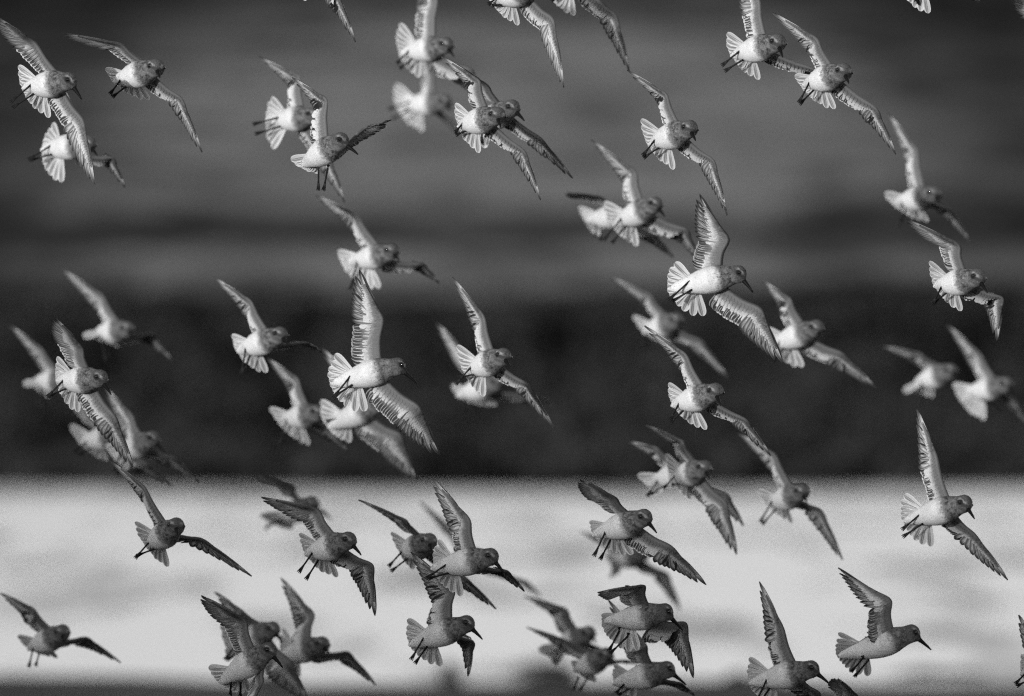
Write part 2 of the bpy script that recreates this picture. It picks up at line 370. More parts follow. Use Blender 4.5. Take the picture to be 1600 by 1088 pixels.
# ------------------------------------------------------------------ the birds
FLOCK = [
  dict(label='sharp shorebird by the top left corner, bill slanting down, lower wing hanging straight down', off=0.0,
    V=[-0.8958,25.0334,2.0382], H=[-0.829,24.9666,2.047], b=[0.6141,-0.4957,-0.6141], v=[-0.6406,-0.6859,-0.3453],
    wings=[[[-0.8471,24.9856,2.063],[-0.8923,24.9856,2.1209],[-0.961,24.8957,2.1667],[-0.3819,0.8747,-0.2983],[-0.8116,0.5785,-0.0811]],[[-0.8367,24.9919,2.0313],[-0.8026,24.9919,1.9749],[-0.7797,25.0062,1.8559],[-0.5584,0.7578,-0.3375],[-0.6752,0.7364,-0.0412]]],
    tail=[[-0.8787,25.0296,2.0431],[-0.04,0.0383,0.0321],[0.0111,0.0311,-0.0548]], legs=[[[-0.8973,25.0139,2.0435],[-0.9391,25.0139,2.009]],[[-0.8917,25.0172,2.0267],[-0.9356,25.0172,1.9988]]]),
  dict(label='second shorebird from the top left corner, upper wing arched flat and narrow, tail widely fanned', off=0.1,
    V=[-0.7298,25.1347,2.0545], H=[-0.6679,25.0653,2.0739], b=[0.2105,-0.9372,-0.2782], v=[-0.5053,-0.6185,-0.6018],
    wings=[[[-0.6901,25.0828,2.0862],[-0.7316,25.0577,2.1181],[-0.8404,25.0065,2.1386],[-0.5309,0.8471,-0.0235],[-0.4458,0.8769,-0.1797]],[[-0.6709,25.0926,2.06],[-0.6202,25.0926,2.0174],[-0.5824,25.1531,1.9184],[-0.2844,0.8971,-0.3381],[-0.5123,0.8058,0.297]]],
    tail=[[-0.7148,25.1298,2.0636],[-0.045,0.0441,0.0114],[0.031,0.0374,-0.0416]], legs=[[[-0.7325,25.1147,2.0566],[-0.7563,25.1504,2.0273]],[[-0.7224,25.1199,2.0428],[-0.7521,25.1572,2.022]]]),
  dict(label='slightly blurred shorebird with its head hidden by the hanging wing of the corner bird', off=1.3,
    V=[-0.9054,26.3306,1.944], H=[-0.8332,26.2694,1.9514], b=[0.4491,-0.8201,-0.3545], v=[-0.6304,-0.7612,-0.1523],
    wings=[[[-0.8502,26.2895,1.9673],[-0.861,26.3216,2.0144],[-0.885,26.4311,2.0625],[-0.3066,0.7519,-0.5836],[0.0315,0.4081,-0.9124]],[[-0.8449,26.2918,1.9338],[-0.7851,26.2918,1.9255],[-0.7639,26.3983,1.8699],[-0.051,0.9289,-0.3669],[-0.7421,0.4195,0.5227]]],
    tail=[[-0.8875,26.3284,1.9467],[-0.0142,0.0428,0.0454],[0.0025,0.0043,-0.0638]], legs=[[[-0.9046,26.3119,1.952],[-0.9524,26.3119,1.9218]],[[-0.9018,26.3131,1.9343],[-0.9498,26.3279,1.921]]]),
  dict(label='softly blurred shorebird with head covered by the wing of the bird dangling its legs', off=1.6,
    V=[-0.4599,26.6351,2.0052], H=[-0.3963,26.5649,2.0127], b=[0.3984,-0.8855,-0.2391], v=[-0.7015,-0.6646,-0.2574],
    wings=[[[-0.412,26.5858,2.029],[-0.4225,26.5858,2.0914],[-0.5041,26.6662,2.1333],[-0.5573,0.825,-0.0933],[0.3224,0.6743,-0.6644]],[[-0.4038,26.5898,1.9962],[-0.3644,26.5898,1.9341],[-0.3326,26.6668,1.8449],[-0.3901,0.887,-0.2471],[-0.6524,0.6731,0.3482]]],
    tail=[[-0.4427,26.6305,2.009],[-0.0329,0.0354,0.0419],[-0.0303,0.0101,-0.0555]], legs=[[[-0.462,26.6159,2.0117],[-0.5161,26.6159,1.9978]],[[-0.4576,26.618,1.9944],[-0.5116,26.618,1.9783]]]),
  dict(label='shorebird dangling both legs straight down, one wing raised and one edge-on', off=0.0,
    V=[-0.3759,25.0351,1.9009], H=[-0.3214,24.9649,1.9344], b=[0.7639,-0.5088,-0.3969], v=[-0.5298,-0.6634,-0.5284],
    wings=[[[-0.3425,24.9858,1.9425],[-0.346,24.9858,2.0118],[-0.4104,25.0788,2.0576],[-0.5965,0.802,-0.0306],[0.2721,0.5702,-0.7752]],[[-0.3212,24.9898,1.9162],[-0.2774,24.9898,1.9597],[-0.2475,25.1076,1.9696],[0.0517,0.9973,-0.0522],[0.9313,-0.2579,0.2573]]],
    tail=[[-0.3619,25.0305,1.9116],[-0.0475,0.0423,-0.0071],[-0.0052,0.0572,-0.0282]], legs=[[[-0.3619,25.0159,1.8939],[-0.3626,25.0325,1.8446]],[[-0.3436,25.018,1.8904],[-0.3531,25.0408,1.8446]]]),
  dict(label='shorebird cut off by the top edge, only a thin pointed wing tip showing', off=0.2,
    V=[-0.4038,25.2399,2.2554], H=[-0.3541,25.1601,2.2696], b=[0.5285,-0.718,-0.453], v=[-0.7083,-0.5253,-0.4716],
    wings=[[[-0.3701,25.1822,2.284],[-0.3896,25.1437,2.3228],[-0.4464,25.0417,2.3583],[-0.6293,0.6866,0.364],[-0.8449,0.5174,0.1355]],[[-0.354,25.1869,2.2544],[-0.3293,25.1474,2.2199],[-0.2938,25.2198,2.1284],[0.059,0.6774,-0.7333],[-0.5608,0.7412,0.369]]],
    tail=[[-0.3888,25.2324,2.2624],[-0.0434,0.0448,0.0143],[-0.0008,0.0405,-0.0496]], legs=[[[-0.41,25.2209,2.2593],[-0.4464,25.251,2.2377]],[[-0.4014,25.2234,2.2437],[-0.4393,25.2578,2.2341]]]),
  dict(label='blurred shorebird at the top edge, directly above an even blurrier bird', off=1.96,
    V=[-0.2023,26.9925,2.1506], H=[-0.134,26.9275,2.162], b=[0.4038,-0.8395,-0.3634], v=[-0.6362,-0.7181,-0.2821],
    wings=[[[-0.1521,26.9473,2.1772],[-0.1511,26.9473,2.2512],[-0.1814,27.0409,2.3234],[-0.7236,0.6901,0.0095],[-0.5375,0.3984,-0.7433]],[[-0.1426,26.9516,2.1449],[-0.0828,26.9516,2.1146],[-0.0562,27.0463,2.0424],[-0.3152,0.7163,-0.6226],[-0.8522,0.4466,0.2727]]],
    tail=[[-0.185,26.9893,2.1553],[-0.0363,0.0155,0.0504],[-0.004,0.0395,-0.0502]], legs=[[[-0.2032,26.9733,2.1573],[-0.2327,27.0044,2.1279]],[[-0.1982,26.9756,2.1401],[-0.227,27.0125,2.1176]]]),
  dict(label='strongly blurred pale shorebird directly beneath another blurred bird near the top', off=4.25,
    V=[-0.2195,29.2809,2.0906], H=[-0.1474,29.2191,2.0947], b=[0.3505,-0.8849,-0.3067], v=[-0.6415,-0.757,-0.124],
    wings=[[[-0.1636,29.2394,2.1114],[-0.1742,29.2742,2.1565],[-0.201,29.3772,2.2162],[-0.5424,0.5984,-0.5896],[-0.3123,0.4146,-0.8548]],[[-0.1598,29.2416,2.0776],[-0.133,29.2881,2.0556],[-0.1104,29.4034,2.0226],[-0.7516,0.5807,0.3129],[-0.7401,0.3152,0.594]]],
    tail=[[-0.2016,29.2786,2.0925],[-0.0488,0.0013,0.0413],[0.0047,0.035,-0.0534]], legs=[[[-0.2185,29.2622,2.0985],[-0.271,29.2622,2.0803]],[[-0.2164,29.2634,2.0807],[-0.2628,29.2742,2.0597]]]),
  dict(label='sharp shorebird overlapping a second bird, the nearer of the close pair with parallel wings', off=0.0,
    V=[-0.0838,25.0379,1.9678], H=[-0.0282,24.9621,1.9819], b=[0.1797,-0.9242,-0.337], v=[-0.7183,-0.5947,-0.361],
    wings=[[[-0.044,24.9842,1.9964],[-0.0609,24.9615,2.047],[-0.1313,25.0481,2.0963],[-0.5649,0.8067,0.1737],[0.3103,0.6481,-0.6955]],[[-0.0312,24.9878,1.9651],[0.0236,24.9878,1.9168],[0.0553,25.0649,1.8277],[-0.2693,0.9134,-0.3052],[-0.5413,0.7213,0.4322]]],
    tail=[[-0.0677,25.0317,1.9737],[-0.033,0.0452,0.0311],[0.0068,0.0346,-0.0534]], legs=[[[-0.0884,25.0189,1.9736],[-0.1067,25.0633,1.9537]],[[-0.0816,25.0208,1.957],[-0.1049,25.0666,1.9492]]]),
  dict(label='shorebird half hidden behind its twin, dark bill showing, the farther of the close pair', off=0.6,
    V=[-0.0533,25.6376,1.9826], H=[-0.0011,25.5624,2.0079], b=[0.5598,-0.7345,-0.3835], v=[-0.5213,-0.5741,-0.6314],
    wings=[[[-0.0221,25.5824,2.0181],[-0.0461,25.5412,2.0511],[-0.1056,25.4424,2.0908],[-0.6633,0.6638,0.3457],[-0.7925,0.5669,0.2248]],[[0.0001,25.5895,1.9933],[0.0548,25.5895,1.952],[0.1168,25.6635,1.8774],[-0.2304,0.9241,-0.305],[-0.6336,0.7442,0.2114]]],
    tail=[[-0.0398,25.6313,1.993],[-0.028,0.0574,0.0041],[-0.0118,0.0357,-0.0518]], legs=[[[-0.0584,25.618,1.9848],[-0.057,25.6462,1.9412]],[[-0.0467,25.6218,1.9717],[-0.0533,25.6686,1.9502]]]),
  dict(label='shorebird cut by the top edge, showing dark feet, fanned tail and one long hanging wing', off=0.0,
    V=[-0.0169,25.0372,2.2037], H=[0.0394,24.9628,2.2213], b=[0.2996,-0.9058,-0.2996], v=[-0.6849,-0.6117,-0.396],
    wings=[[[0.0224,24.9846,2.2347],[0.0183,24.9391,2.2705],[-0.0345,24.8391,2.3163],[-0.5887,0.532,0.6087],[-0.8424,0.5159,0.1556]],[[0.0368,24.9882,2.2042],[0.0764,24.9775,2.1632],[0.0993,24.9775,2.0354],[-0.2918,0.8177,-0.4962],[-0.4714,0.8778,-0.0844]]],
    tail=[[-0.001,25.0314,2.2104],[-0.0511,0.0321,0.0214],[0.0123,0.0401,-0.0483]], legs=[[[-0.0214,25.0182,2.2093],[-0.0444,25.0622,2.1938]],[[-0.0138,25.0201,2.1931],[-0.038,25.0661,2.1913]]]),
  dict(label='soft-focus shorebird cut by the top edge, its wing tip touching the tip of another below', off=0.9,
    V=[0.0955,25.9331,2.2472], H=[0.1612,25.8669,2.2655], b=[0.3104,-0.8679,-0.388], v=[-0.6715,-0.7171,-0.1865],
    wings=[[[0.1443,25.8891,2.2784],[0.1393,25.9291,2.3202],[0.0846,26.0254,2.3712],[-0.4679,0.6102,-0.6394],[0.1234,0.5184,-0.8462]],[[0.1534,25.8891,2.2456],[0.2013,25.8891,2.1943],[0.2297,25.9429,2.0886],[-0.3913,0.8445,-0.3656],[-0.5565,0.7915,0.2527]]],
    tail=[[0.1128,25.9297,2.252],[-0.0464,0.0406,0.0171],[0.0083,0.0386,-0.0504]], legs=[[[0.0939,25.9149,2.2561],[0.0737,25.9543,2.229]],[[0.0987,25.9149,2.2388],[0.0773,25.9603,2.2253]]]),
  dict(label='sharp shorebird whose raised wing tip meets a wing hanging from the top edge', off=0.0,
    V=[0.2751,25.0371,1.9367], H=[0.3306,24.9629,1.9575], b=[0.2753,-0.8977,-0.3441], v=[-0.66,-0.6139,-0.433],
    wings=[[[0.3127,24.9846,1.97],[0.289,24.976,2.0222],[0.2174,25.0625,2.0698],[-0.4625,0.8843,-0.064],[0.397,0.6722,-0.6249]],[[0.3288,24.9883,1.9403],[0.3768,24.9883,1.8998],[0.4045,25.0528,1.8],[-0.2912,0.8924,-0.3447],[-0.5048,0.7823,0.3649]]],
    tail=[[0.2906,25.0314,1.9444],[-0.0418,0.0375,0.0307],[0.0123,0.0338,-0.0529]], legs=[[[0.2704,25.0181,1.9421],[0.2451,25.0502,1.9099]],[[0.2789,25.02,1.9264],[0.2465,25.0551,1.9058]]]),
  dict(label='shorebird with its raised wing cut by the top edge and lower wing behind its neighbour', off=0.1,
    V=[0.4334,25.1339,2.1035], H=[0.4974,25.0661,2.1212], b=[0.235,-0.8508,-0.47], v=[-0.6323,-0.6888,-0.3546],
    wings=[[[0.4787,25.0865,2.1347],[0.4643,25.0865,2.1985],[0.4267,25.1617,2.2869],[-0.5782,0.8054,-0.1306],[-0.3724,0.6223,-0.6885]],[[0.4917,25.0906,2.1035],[0.5681,25.0906,2.0726],[0.6145,25.1935,2.0262],[-0.1328,0.9351,-0.3285],[-0.8036,0.5047,0.3156]]],
    tail=[[0.4499,25.13,2.1099],[-0.0409,0.0381,0.0312],[0.0144,0.0394,-0.0483]], legs=[[[0.431,25.1147,2.1098],[0.3945,25.1374,2.0806]],[[0.4379,25.1169,2.0933],[0.4002,25.1445,2.0704]]]),
  dict(label='sharp shorebird with complete slanted wings, covering the wing of the bird up beside it', off=0.0,
    V=[0.5636,25.0377,2.0461], H=[0.6186,24.9623,2.0637], b=[0.2247,-0.9177,-0.3277], v=[-0.6516,-0.5872,-0.4803],
    wings=[[[0.6006,24.9833,2.0771],[0.5702,24.9725,2.1253],[0.4902,25.0479,2.1781],[-0.4859,0.8669,-0.1111],[0.2281,0.7094,-0.6669]],[[0.6172,24.9887,2.0479],[0.6802,24.9887,1.9977],[0.7207,25.0687,1.915],[-0.2973,0.8789,-0.3731],[-0.6664,0.6717,0.3236]]],
    tail=[[0.579,25.0315,2.0538],[-0.0426,0.0474,0.0056],[0.0265,0.027,-0.0516]], legs=[[[0.5588,25.0184,2.0503],[0.5372,25.041,2.0087]],[[0.5676,25.0212,2.0349],[0.5394,25.0545,2.0065]]]),
  dict(label='shorebird almost wholly above the top edge, only tail feathers and a feather tip hanging in', off=0.2,
    V=[0.7567,25.232,2.2368], H=[0.8232,25.168,2.259], b=[0.3775,-0.8456,-0.3775], v=[-0.5753,-0.727,-0.3748],
    wings=[[[0.8027,25.1875,2.2711],[0.7966,25.2229,2.3166],[0.7389,25.3074,2.3831],[-0.4795,0.6605,-0.5778],[-0.0596,0.5923,-0.8035]],[[0.8171,25.1919,2.2406],[0.8542,25.2357,2.2323],[0.8897,25.3493,2.2057],[-0.7512,0.5769,-0.3207],[-0.9402,0.3205,0.1154]]],
    tail=[[0.773,25.2291,2.2441],[-0.0341,0.0531,0.0104],[0.0146,0.0252,-0.057]], legs=[[[0.755,25.2128,2.2433],[0.7633,25.2453,2.2035]],[[0.7626,25.2151,2.2271],[0.7677,25.2586,2.1991]]]),
  dict(label='shorebird beyond the top right corner, only a sliver of raised wing showing', off=0.5,
    V=[1.0125,25.5328,2.1334], H=[1.0798,25.4672,2.1468], b=[0.382,-0.8416,-0.382], v=[-0.4889,-0.6259,-0.6077],
    wings=[[[1.0571,25.4825,2.1609],[1.017,25.4499,2.1872],[0.9429,25.3693,2.2411],[-0.6747,0.7269,-0.1281],[-0.766,0.6344,-0.1036]],[[1.0744,25.4948,2.1343],[1.1247,25.4948,2.084],[1.1561,25.5883,2.0122],[-0.343,0.8745,-0.3431],[-0.7089,0.5638,0.4238]]],
    tail=[[1.0282,25.5286,2.1416],[-0.0381,0.0459,0.0232],[0.0113,0.0255,-0.0576]], legs=[[[1.0112,25.5126,2.1347],[0.9811,25.5503,2.1154]],[[1.0204,25.5191,2.1206],[0.9856,25.555,2.1064]]]),
  dict(label='blurred shorebird with steeply raised wing and a thin drooping wing, over a sharp bird', off=2.8049999999999997,
    V=[0.8177,27.8418,1.8603], H=[0.8765,27.7682,1.8725], b=[0.2603,-0.9428,-0.2082], v=[-0.6805,-0.6099,-0.4061],
    wings=[[[0.8593,27.7888,1.8876],[0.8422,27.7888,1.9655],[0.7859,27.8636,2.0438],[-0.5054,0.8558,-0.1106],[-0.0466,0.7056,-0.707]],[[0.8726,27.7944,1.8568],[0.9132,27.8326,1.8407],[0.9572,27.9269,1.7771],[-0.67,0.7391,0.07],[-0.6296,0.6146,0.4753]]],
    tail=[[0.8339,27.8361,1.8663],[-0.0529,0.0343,0.0111],[0.0327,0.0346,-0.0427]], legs=[[[0.8139,27.8224,1.8651],[0.8055,27.8224,1.8064]],[[0.821,27.8254,1.8488],[0.8128,27.867,1.8187]]]),
  dict(label='sharp shorebird near the right edge with lower wing bent sharply downward like a hook', off=0.0,
    V=[0.8103,25.037,1.6666], H=[0.8684,24.963,1.6798], b=[0.4214,-0.7709,-0.4776], v=[-0.5947,-0.5684,-0.5686],
    wings=[[[0.8486,24.9817,1.6942],[0.8341,24.9521,1.7419],[0.7338,24.9034,1.7913],[-0.659,0.7124,0.2412],[-0.5096,0.8337,-0.2127]],[[0.8664,24.9907,1.6666],[0.9173,25.0051,1.6429],[0.9107,25.0977,1.5636],[-0.4132,0.8246,-0.3864],[-0.5922,0.4992,0.6325]]],
    tail=[[0.8256,25.0308,1.6744],[-0.0369,0.0389,0.035],[0.0164,0.0363,-0.0501]], legs=[[[0.8063,25.0171,1.6687],[0.7879,25.0479,1.631]],[[0.8157,25.0219,1.6541],[0.7897,25.062,1.6336]]]),
  dict(label='soft-focus shorebird overlapping a blurrier bird whose dark wing points back', off=1.85,
    V=[0.226,26.8839,1.8103], H=[0.2856,26.8161,1.84], b=[0.4752,-0.7985,-0.3696], v=[-0.5506,-0.6902,-0.4695],
    wings=[[[0.2646,26.8365,1.8496],[0.2483,26.8274,1.9045],[0.1605,26.8779,1.9725],[-0.6152,0.7867,-0.0516],[0.0218,0.8162,-0.5774]],[[0.2833,26.8406,1.8215],[0.3501,26.8406,1.7904],[0.3774,26.9436,1.7308],[-0.2459,0.8132,-0.5274],[-0.8279,0.4288,0.3616]]],
    tail=[[0.241,26.8799,1.8197],[-0.0498,0.0313,0.0253],[0.0098,0.0327,-0.0541]], legs=[[[0.2225,26.8647,1.816],[0.1838,26.8647,1.7681]],[[0.2324,26.8669,1.8011],[0.2012,26.8837,1.7631]]]),
  dict(label='very blurred shorebird mostly hidden, a dark level wing sticking out behind', off=2.975,
    V=[0.1786,28.0101,1.8233], H=[0.2406,27.9399,1.8388], b=[0.4401,-0.8351,-0.33], v=[-0.5,-0.5831,-0.6404],
    wings=[[[0.2183,27.9565,1.852],[0.1864,27.9115,1.8698],[0.114,27.8138,1.8791],[-0.7778,0.6112,0.1464],[-0.8043,0.5865,-0.0952]],[[0.2377,27.9679,1.8265],[0.2975,27.9679,1.7922],[0.3389,28.0729,1.7457],[-0.1878,0.9257,-0.3283],[-0.8274,0.4656,0.3141]]],
    tail=[[0.1935,28.0047,1.8321],[-0.046,0.0412,0.017],[-0.0149,0.0516,-0.0347]], legs=[[[0.1759,27.99,1.8242],[0.176,28.0264,1.7871]],[[0.1862,27.996,1.8107],[0.1864,28.0375,1.7793]]]),
  dict(label='large crisp side-on shorebird with speckled neck, one wing straight up, on the dark bank', off=-0.1,
    V=[0.3266,24.9033,1.6663], H=[0.4193,24.8967,1.6861], b=[0.6882,-0.3887,-0.6127], v=[-0.0859,-0.9938,0.0708],
    wings=[[[0.3924,24.9068,1.697],[0.4024,24.9252,1.7511],[0.3495,24.9952,1.836],[-0.9845,0.0896,0.1509],[-0.8992,-0.3276,-0.2901]],[[0.3993,24.9039,1.6639],[0.4627,24.9039,1.621],[0.5053,24.9611,1.522],[-0.4772,0.5229,-0.7063],[-0.9181,0.3445,-0.1961]]],
    tail=[[0.3423,24.9122,1.6688],[-0.0354,0.0391,0.0362],[0.0131,0.0309,-0.0545]], legs=[[[0.3367,24.8907,1.6788],[0.29,24.8907,1.6368]],[[0.3404,24.8892,1.6612],[0.2971,24.9006,1.6348]]]),
  dict(label='blurred shorebird whose tail is covered by the wing tip of the crisp speckle-necked bird', off=2.04,
    V=[0.5453,27.0698,1.565], H=[0.6139,27.0102,1.5928], b=[0.319,-0.831,-0.4557], v=[-0.5071,-0.7669,-0.3934],
    wings=[[[0.5916,27.0288,1.6032],[0.5625,27.0126,1.6507],[0.5111,27.1163,1.6892],[-0.6004,0.7936,-0.0985],[0.2552,0.4455,-0.8581]],[[0.6076,27.0334,1.5735],[0.6653,27.0334,1.5436],[0.7372,27.1041,1.475],[-0.2799,0.7947,-0.5386],[-0.7261,0.6855,-0.0546]]],
    tail=[[0.5614,27.0679,1.5734],[-0.0375,0.0489,0.0173],[0.0268,0.023,-0.0534]], legs=[[[0.5443,27.0507,1.5718],[0.5239,27.0751,1.5307]],[[0.5528,27.0531,1.5561],[0.5303,27.0894,1.5264]]]),
  dict(label='strongly blurred shorebird on the dark bank, below the tail of the speckle-necked bird', off=3.8249999999999997,
    V=[0.3005,28.8632,1.5944], H=[0.353,28.7868,1.6149], b=[0.34,-0.9085,-0.2429], v=[-0.6296,-0.5733,-0.5243],
    wings=[[[0.3345,28.8081,1.6273],[0.2982,28.7924,1.6697],[0.2137,28.8702,1.7108],[-0.4709,0.8787,-0.0781],[0.3808,0.7197,-0.5805]],[[0.353,28.8133,1.5993],[0.4078,28.8133,1.5716],[0.4672,28.8863,1.4939],[-0.1604,0.9348,-0.3169],[-0.6749,0.72,0.1613]]],
    tail=[[0.3152,28.8567,1.6029],[-0.0467,0.0384,0.0211],[0.0241,0.0488,-0.0336]], legs=[[[0.2951,28.844,1.5981],[0.2799,28.8732,1.5579]],[[0.3049,28.8467,1.5833],[0.2914,28.8913,1.5601]]]),
  dict(label='sharp shorebird right of middle whose lower wing tip touches the wing of a blurred bird', off=0.0,
    V=[0.3186,25.0353,1.4455], H=[0.3786,24.9647,1.4662], b=[0.2458,-0.886,-0.3933], v=[-0.5937,-0.6463,-0.4794],
    wings=[[[0.3587,24.9846,1.4786],[0.3255,24.9846,1.5356],[0.2493,25.0621,1.591],[-0.3982,0.8874,-0.2324],[0.2733,0.7233,-0.6342]],[[0.3756,24.9905,1.4497],[0.4364,24.9905,1.4154],[0.4849,25.0809,1.3493],[-0.1684,0.9396,-0.2981],[-0.7147,0.6202,0.3233]]],
    tail=[[0.3341,25.0305,1.4536],[-0.0354,0.0457,0.0275],[0.0293,0.0251,-0.0511]], legs=[[[0.3151,25.0158,1.45],[0.2968,25.05,1.4154]],[[0.324,25.0189,1.4347],[0.2968,25.0553,1.4094]]]),
  dict(label='blurred shorebird just above the vertical wing tip of the large crisp bird', off=2.125,
    V=[-0.3112,27.1581,1.73], H=[-0.2453,27.0919,1.7472], b=[0.3899,-0.888,-0.2437], v=[-0.548,-0.6732,-0.4964],
    wings=[[[-0.2666,27.1096,1.7606],[-0.3169,27.1096,1.8245],[-0.3988,27.1907,1.8646],[-0.4307,0.8362,-0.3394],[0.3366,0.6682,-0.6635]],[[-0.2507,27.118,1.7317],[-0.1823,27.118,1.7243],[-0.148,27.2295,1.6887],[-0.0444,0.9129,-0.4058],[-0.882,0.3661,0.2966]]],
    tail=[[-0.2952,27.1543,1.7377],[-0.0544,0.0314,0.0123],[0.0269,0.0,-0.0581]], legs=[[[-0.313,27.1382,1.7338],[-0.3284,27.1382,1.6727]],[[-0.3046,27.1426,1.7185],[-0.3255,27.1756,1.6842]]]),
  dict(label='strongly blurred shorebird with dangling dark feet, highest of the cluster at the left', off=3.57,
    V=[-0.8743,28.6095,1.5905], H=[-0.8218,28.5305,1.5953], b=[0.305,-0.9304,-0.2034], v=[-0.7122,-0.5036,-0.4891],
    wings=[[[-0.8378,28.5506,1.6123],[-0.8743,28.5506,1.667],[-0.9628,28.6097,1.7267],[-0.4209,0.8624,-0.2812],[0.0762,0.7625,-0.6424]],[[-0.8231,28.5586,1.5827],[-0.7692,28.5797,1.5858],[-0.7286,28.6808,1.5308],[-0.326,0.8796,-0.3463],[-0.8116,0.4949,0.3103]]],
    tail=[[-0.8588,28.6019,1.5962],[-0.0547,0.0306,-0.0128],[0.0131,0.0552,-0.0296]], legs=[[[-0.8798,28.59,1.5929],[-0.8696,28.59,1.5284]],[[-0.872,28.5943,1.5773],[-0.86,28.6143,1.5308]]]),
  dict(label='sharp shorebird on the left with fully spread tail, surrounded by four blurred birds', off=0.0,
    V=[-0.8341,25.0356,1.4872], H=[-0.7714,24.9644,1.4914], b=[0.5605,-0.6477,-0.516], v=[-0.6802,-0.6218,-0.3881],
    wings=[[[-0.7883,24.9834,1.5087],[-0.8006,24.9425,1.5479],[-0.8479,24.8464,1.6064],[-0.7866,0.5336,0.3106],[-0.8722,0.4815,0.086]],[[-0.7775,24.9911,1.4774],[-0.7421,24.9911,1.4203],[-0.7099,25.0618,1.3262],[-0.6105,0.6955,-0.3788],[-0.7913,0.5872,0.1702]]],
    tail=[[-0.8172,25.0304,1.4918],[-0.0306,0.0421,0.0373],[0.0062,0.0221,-0.0597]], legs=[[[-0.8367,25.0158,1.4913],[-0.8709,25.035,1.4571]],[[-0.8309,25.0199,1.4747],[-0.8684,25.0523,1.4588]]]),
  dict(label='blurred shorebird near the left edge, half hidden behind the tail of a sharp bird', off=3.8249999999999997,
    V=[-1.0147,28.8636,1.4853], H=[-0.9593,28.7864,1.4853], b=[0.4103,-0.8584,-0.3078], v=[-0.763,-0.5485,-0.342],
    wings=[[[-0.9731,28.8069,1.5036],[-1.0123,28.8069,1.5528],[-1.0822,28.8917,1.6058],[-0.3586,0.8885,-0.2864],[0.199,0.6326,-0.7485]],[[-0.9636,28.8137,1.4717],[-0.9448,28.8626,1.4467],[-0.9111,28.9645,1.3888],[-0.7536,0.5054,0.4203],[-0.7366,0.5014,0.4539]]],
    tail=[[-0.9982,28.8567,1.4887],[-0.0503,0.0388,-0.0082],[-0.0044,0.055,-0.0323]], legs=[[[-1.019,28.8441,1.4895],[-1.0123,28.8441,1.4226]],[[-1.014,28.8477,1.4725],[-1.0051,28.872,1.4274]]]),
  dict(label='blurred shorebird with visible dark bill, just above the shoreline under the sharp bird', off=2.38,
    V=[-0.7944,27.4153,1.3395], H=[-0.7372,27.3447,1.3669], b=[0.6041,-0.6654,-0.4385], v=[-0.6303,-0.6659,-0.3992],
    wings=[[[-0.756,27.3667,1.3774],[-0.7784,27.4047,1.415],[-0.8356,27.496,1.4723],[-0.3536,0.5447,-0.7604],[-0.1075,0.479,-0.8712]],[[-0.7393,27.3687,1.3478],[-0.6914,27.3946,1.328],[-0.6433,27.4936,1.2753],[-0.526,0.8298,-0.1863],[-0.8288,0.5168,0.2146]]],
    tail=[[-0.779,27.4107,1.3479],[-0.0498,0.0398,0.0054],[-0.0132,0.0497,-0.0382]], legs=[[[-0.7987,27.3966,1.3462],[-0.815,27.4203,1.3028]],[[-0.7899,27.3976,1.3305],[-0.8104,27.4306,1.296]]]),
  dict(label='blurred pale shorebird crossed by the hanging wing of the sharp bird, tail showing', off=3.06,
    V=[-0.8869,28.0957,1.3589], H=[-0.8259,28.0243,1.373], b=[0.3995,-0.8664,-0.2996], v=[-0.5691,-0.5974,-0.565],
    wings=[[[-0.8465,28.0423,1.3871],[-0.8775,28.0022,1.4153],[-0.908,27.8959,1.4669],[-0.7411,0.6599,0.1237],[-0.792,0.4354,0.428]],[[-0.829,28.0518,1.3595],[-0.7672,28.0518,1.312],[-0.7179,28.1519,1.2627],[-0.2869,0.8822,-0.3733],[-0.8659,0.4855,0.1205]]],
    tail=[[-0.8714,28.0903,1.3668],[-0.053,0.0233,0.0273],[0.0174,0.044,-0.0431]], legs=[[[-0.8901,28.0757,1.3612],[-0.9198,28.1099,1.3355]],[[-0.8808,28.0808,1.3465],[-0.9104,28.1206,1.3308]]]),
  dict(label='soft shorebird with rounded dark head and a thin edge-on lower wing, above a blurred bird', off=1.2,
    V=[-0.5191,26.233,1.5507], H=[-0.4555,26.167,1.5756], b=[0.4355,-0.8585,-0.2707], v=[-0.5308,-0.6945,-0.4856],
    wings=[[[-0.4771,26.1859,1.5867],[-0.5108,26.1859,1.6419],[-0.5854,26.2685,1.6917],[-0.4211,0.87,-0.2564],[0.2912,0.6728,-0.6801]],[[-0.4595,26.1922,1.5583],[-0.4057,26.2136,1.5617],[-0.3725,26.3299,1.5451],[-0.3487,0.9098,-0.2252],[-0.9207,0.2988,0.2511]]],
    tail=[[-0.5036,26.2294,1.5595],[-0.0415,0.046,0.0161],[0.0221,0.0301,-0.052]], legs=[[[-0.5215,26.2134,1.5556],[-0.5301,26.2134,1.5009]],[[-0.5121,26.2168,1.5406],[-0.5246,26.2539,1.5064]]]),
  dict(label='blurred shorebird on the dark bank to the left of the large crisp bird', off=2.55,
    V=[-0.4586,27.5871,1.4079], H=[-0.4004,27.5129,1.4195], b=[0.3713,-0.8949,-0.2475], v=[-0.6891,-0.6031,-0.4018],
    wings=[[[-0.4173,27.5337,1.4347],[-0.4411,27.5337,1.4893],[-0.5022,27.6298,1.5329],[-0.4856,0.8481,-0.212],[0.2369,0.522,-0.8194]],[[-0.4041,27.5392,1.4039],[-0.3713,27.583,1.3846],[-0.3393,27.6923,1.341],[-0.7997,0.6004,0.0037],[-0.8958,0.3639,0.2552]]],
    tail=[[-0.4424,27.5813,1.4137],[-0.0511,0.0357,0.0145],[0.0234,0.0261,-0.0536]], legs=[[[-0.4625,27.5677,1.4126],[-0.4789,27.5677,1.3555]],[[-0.4556,27.5706,1.3963],[-0.4731,27.6049,1.3613]]]),
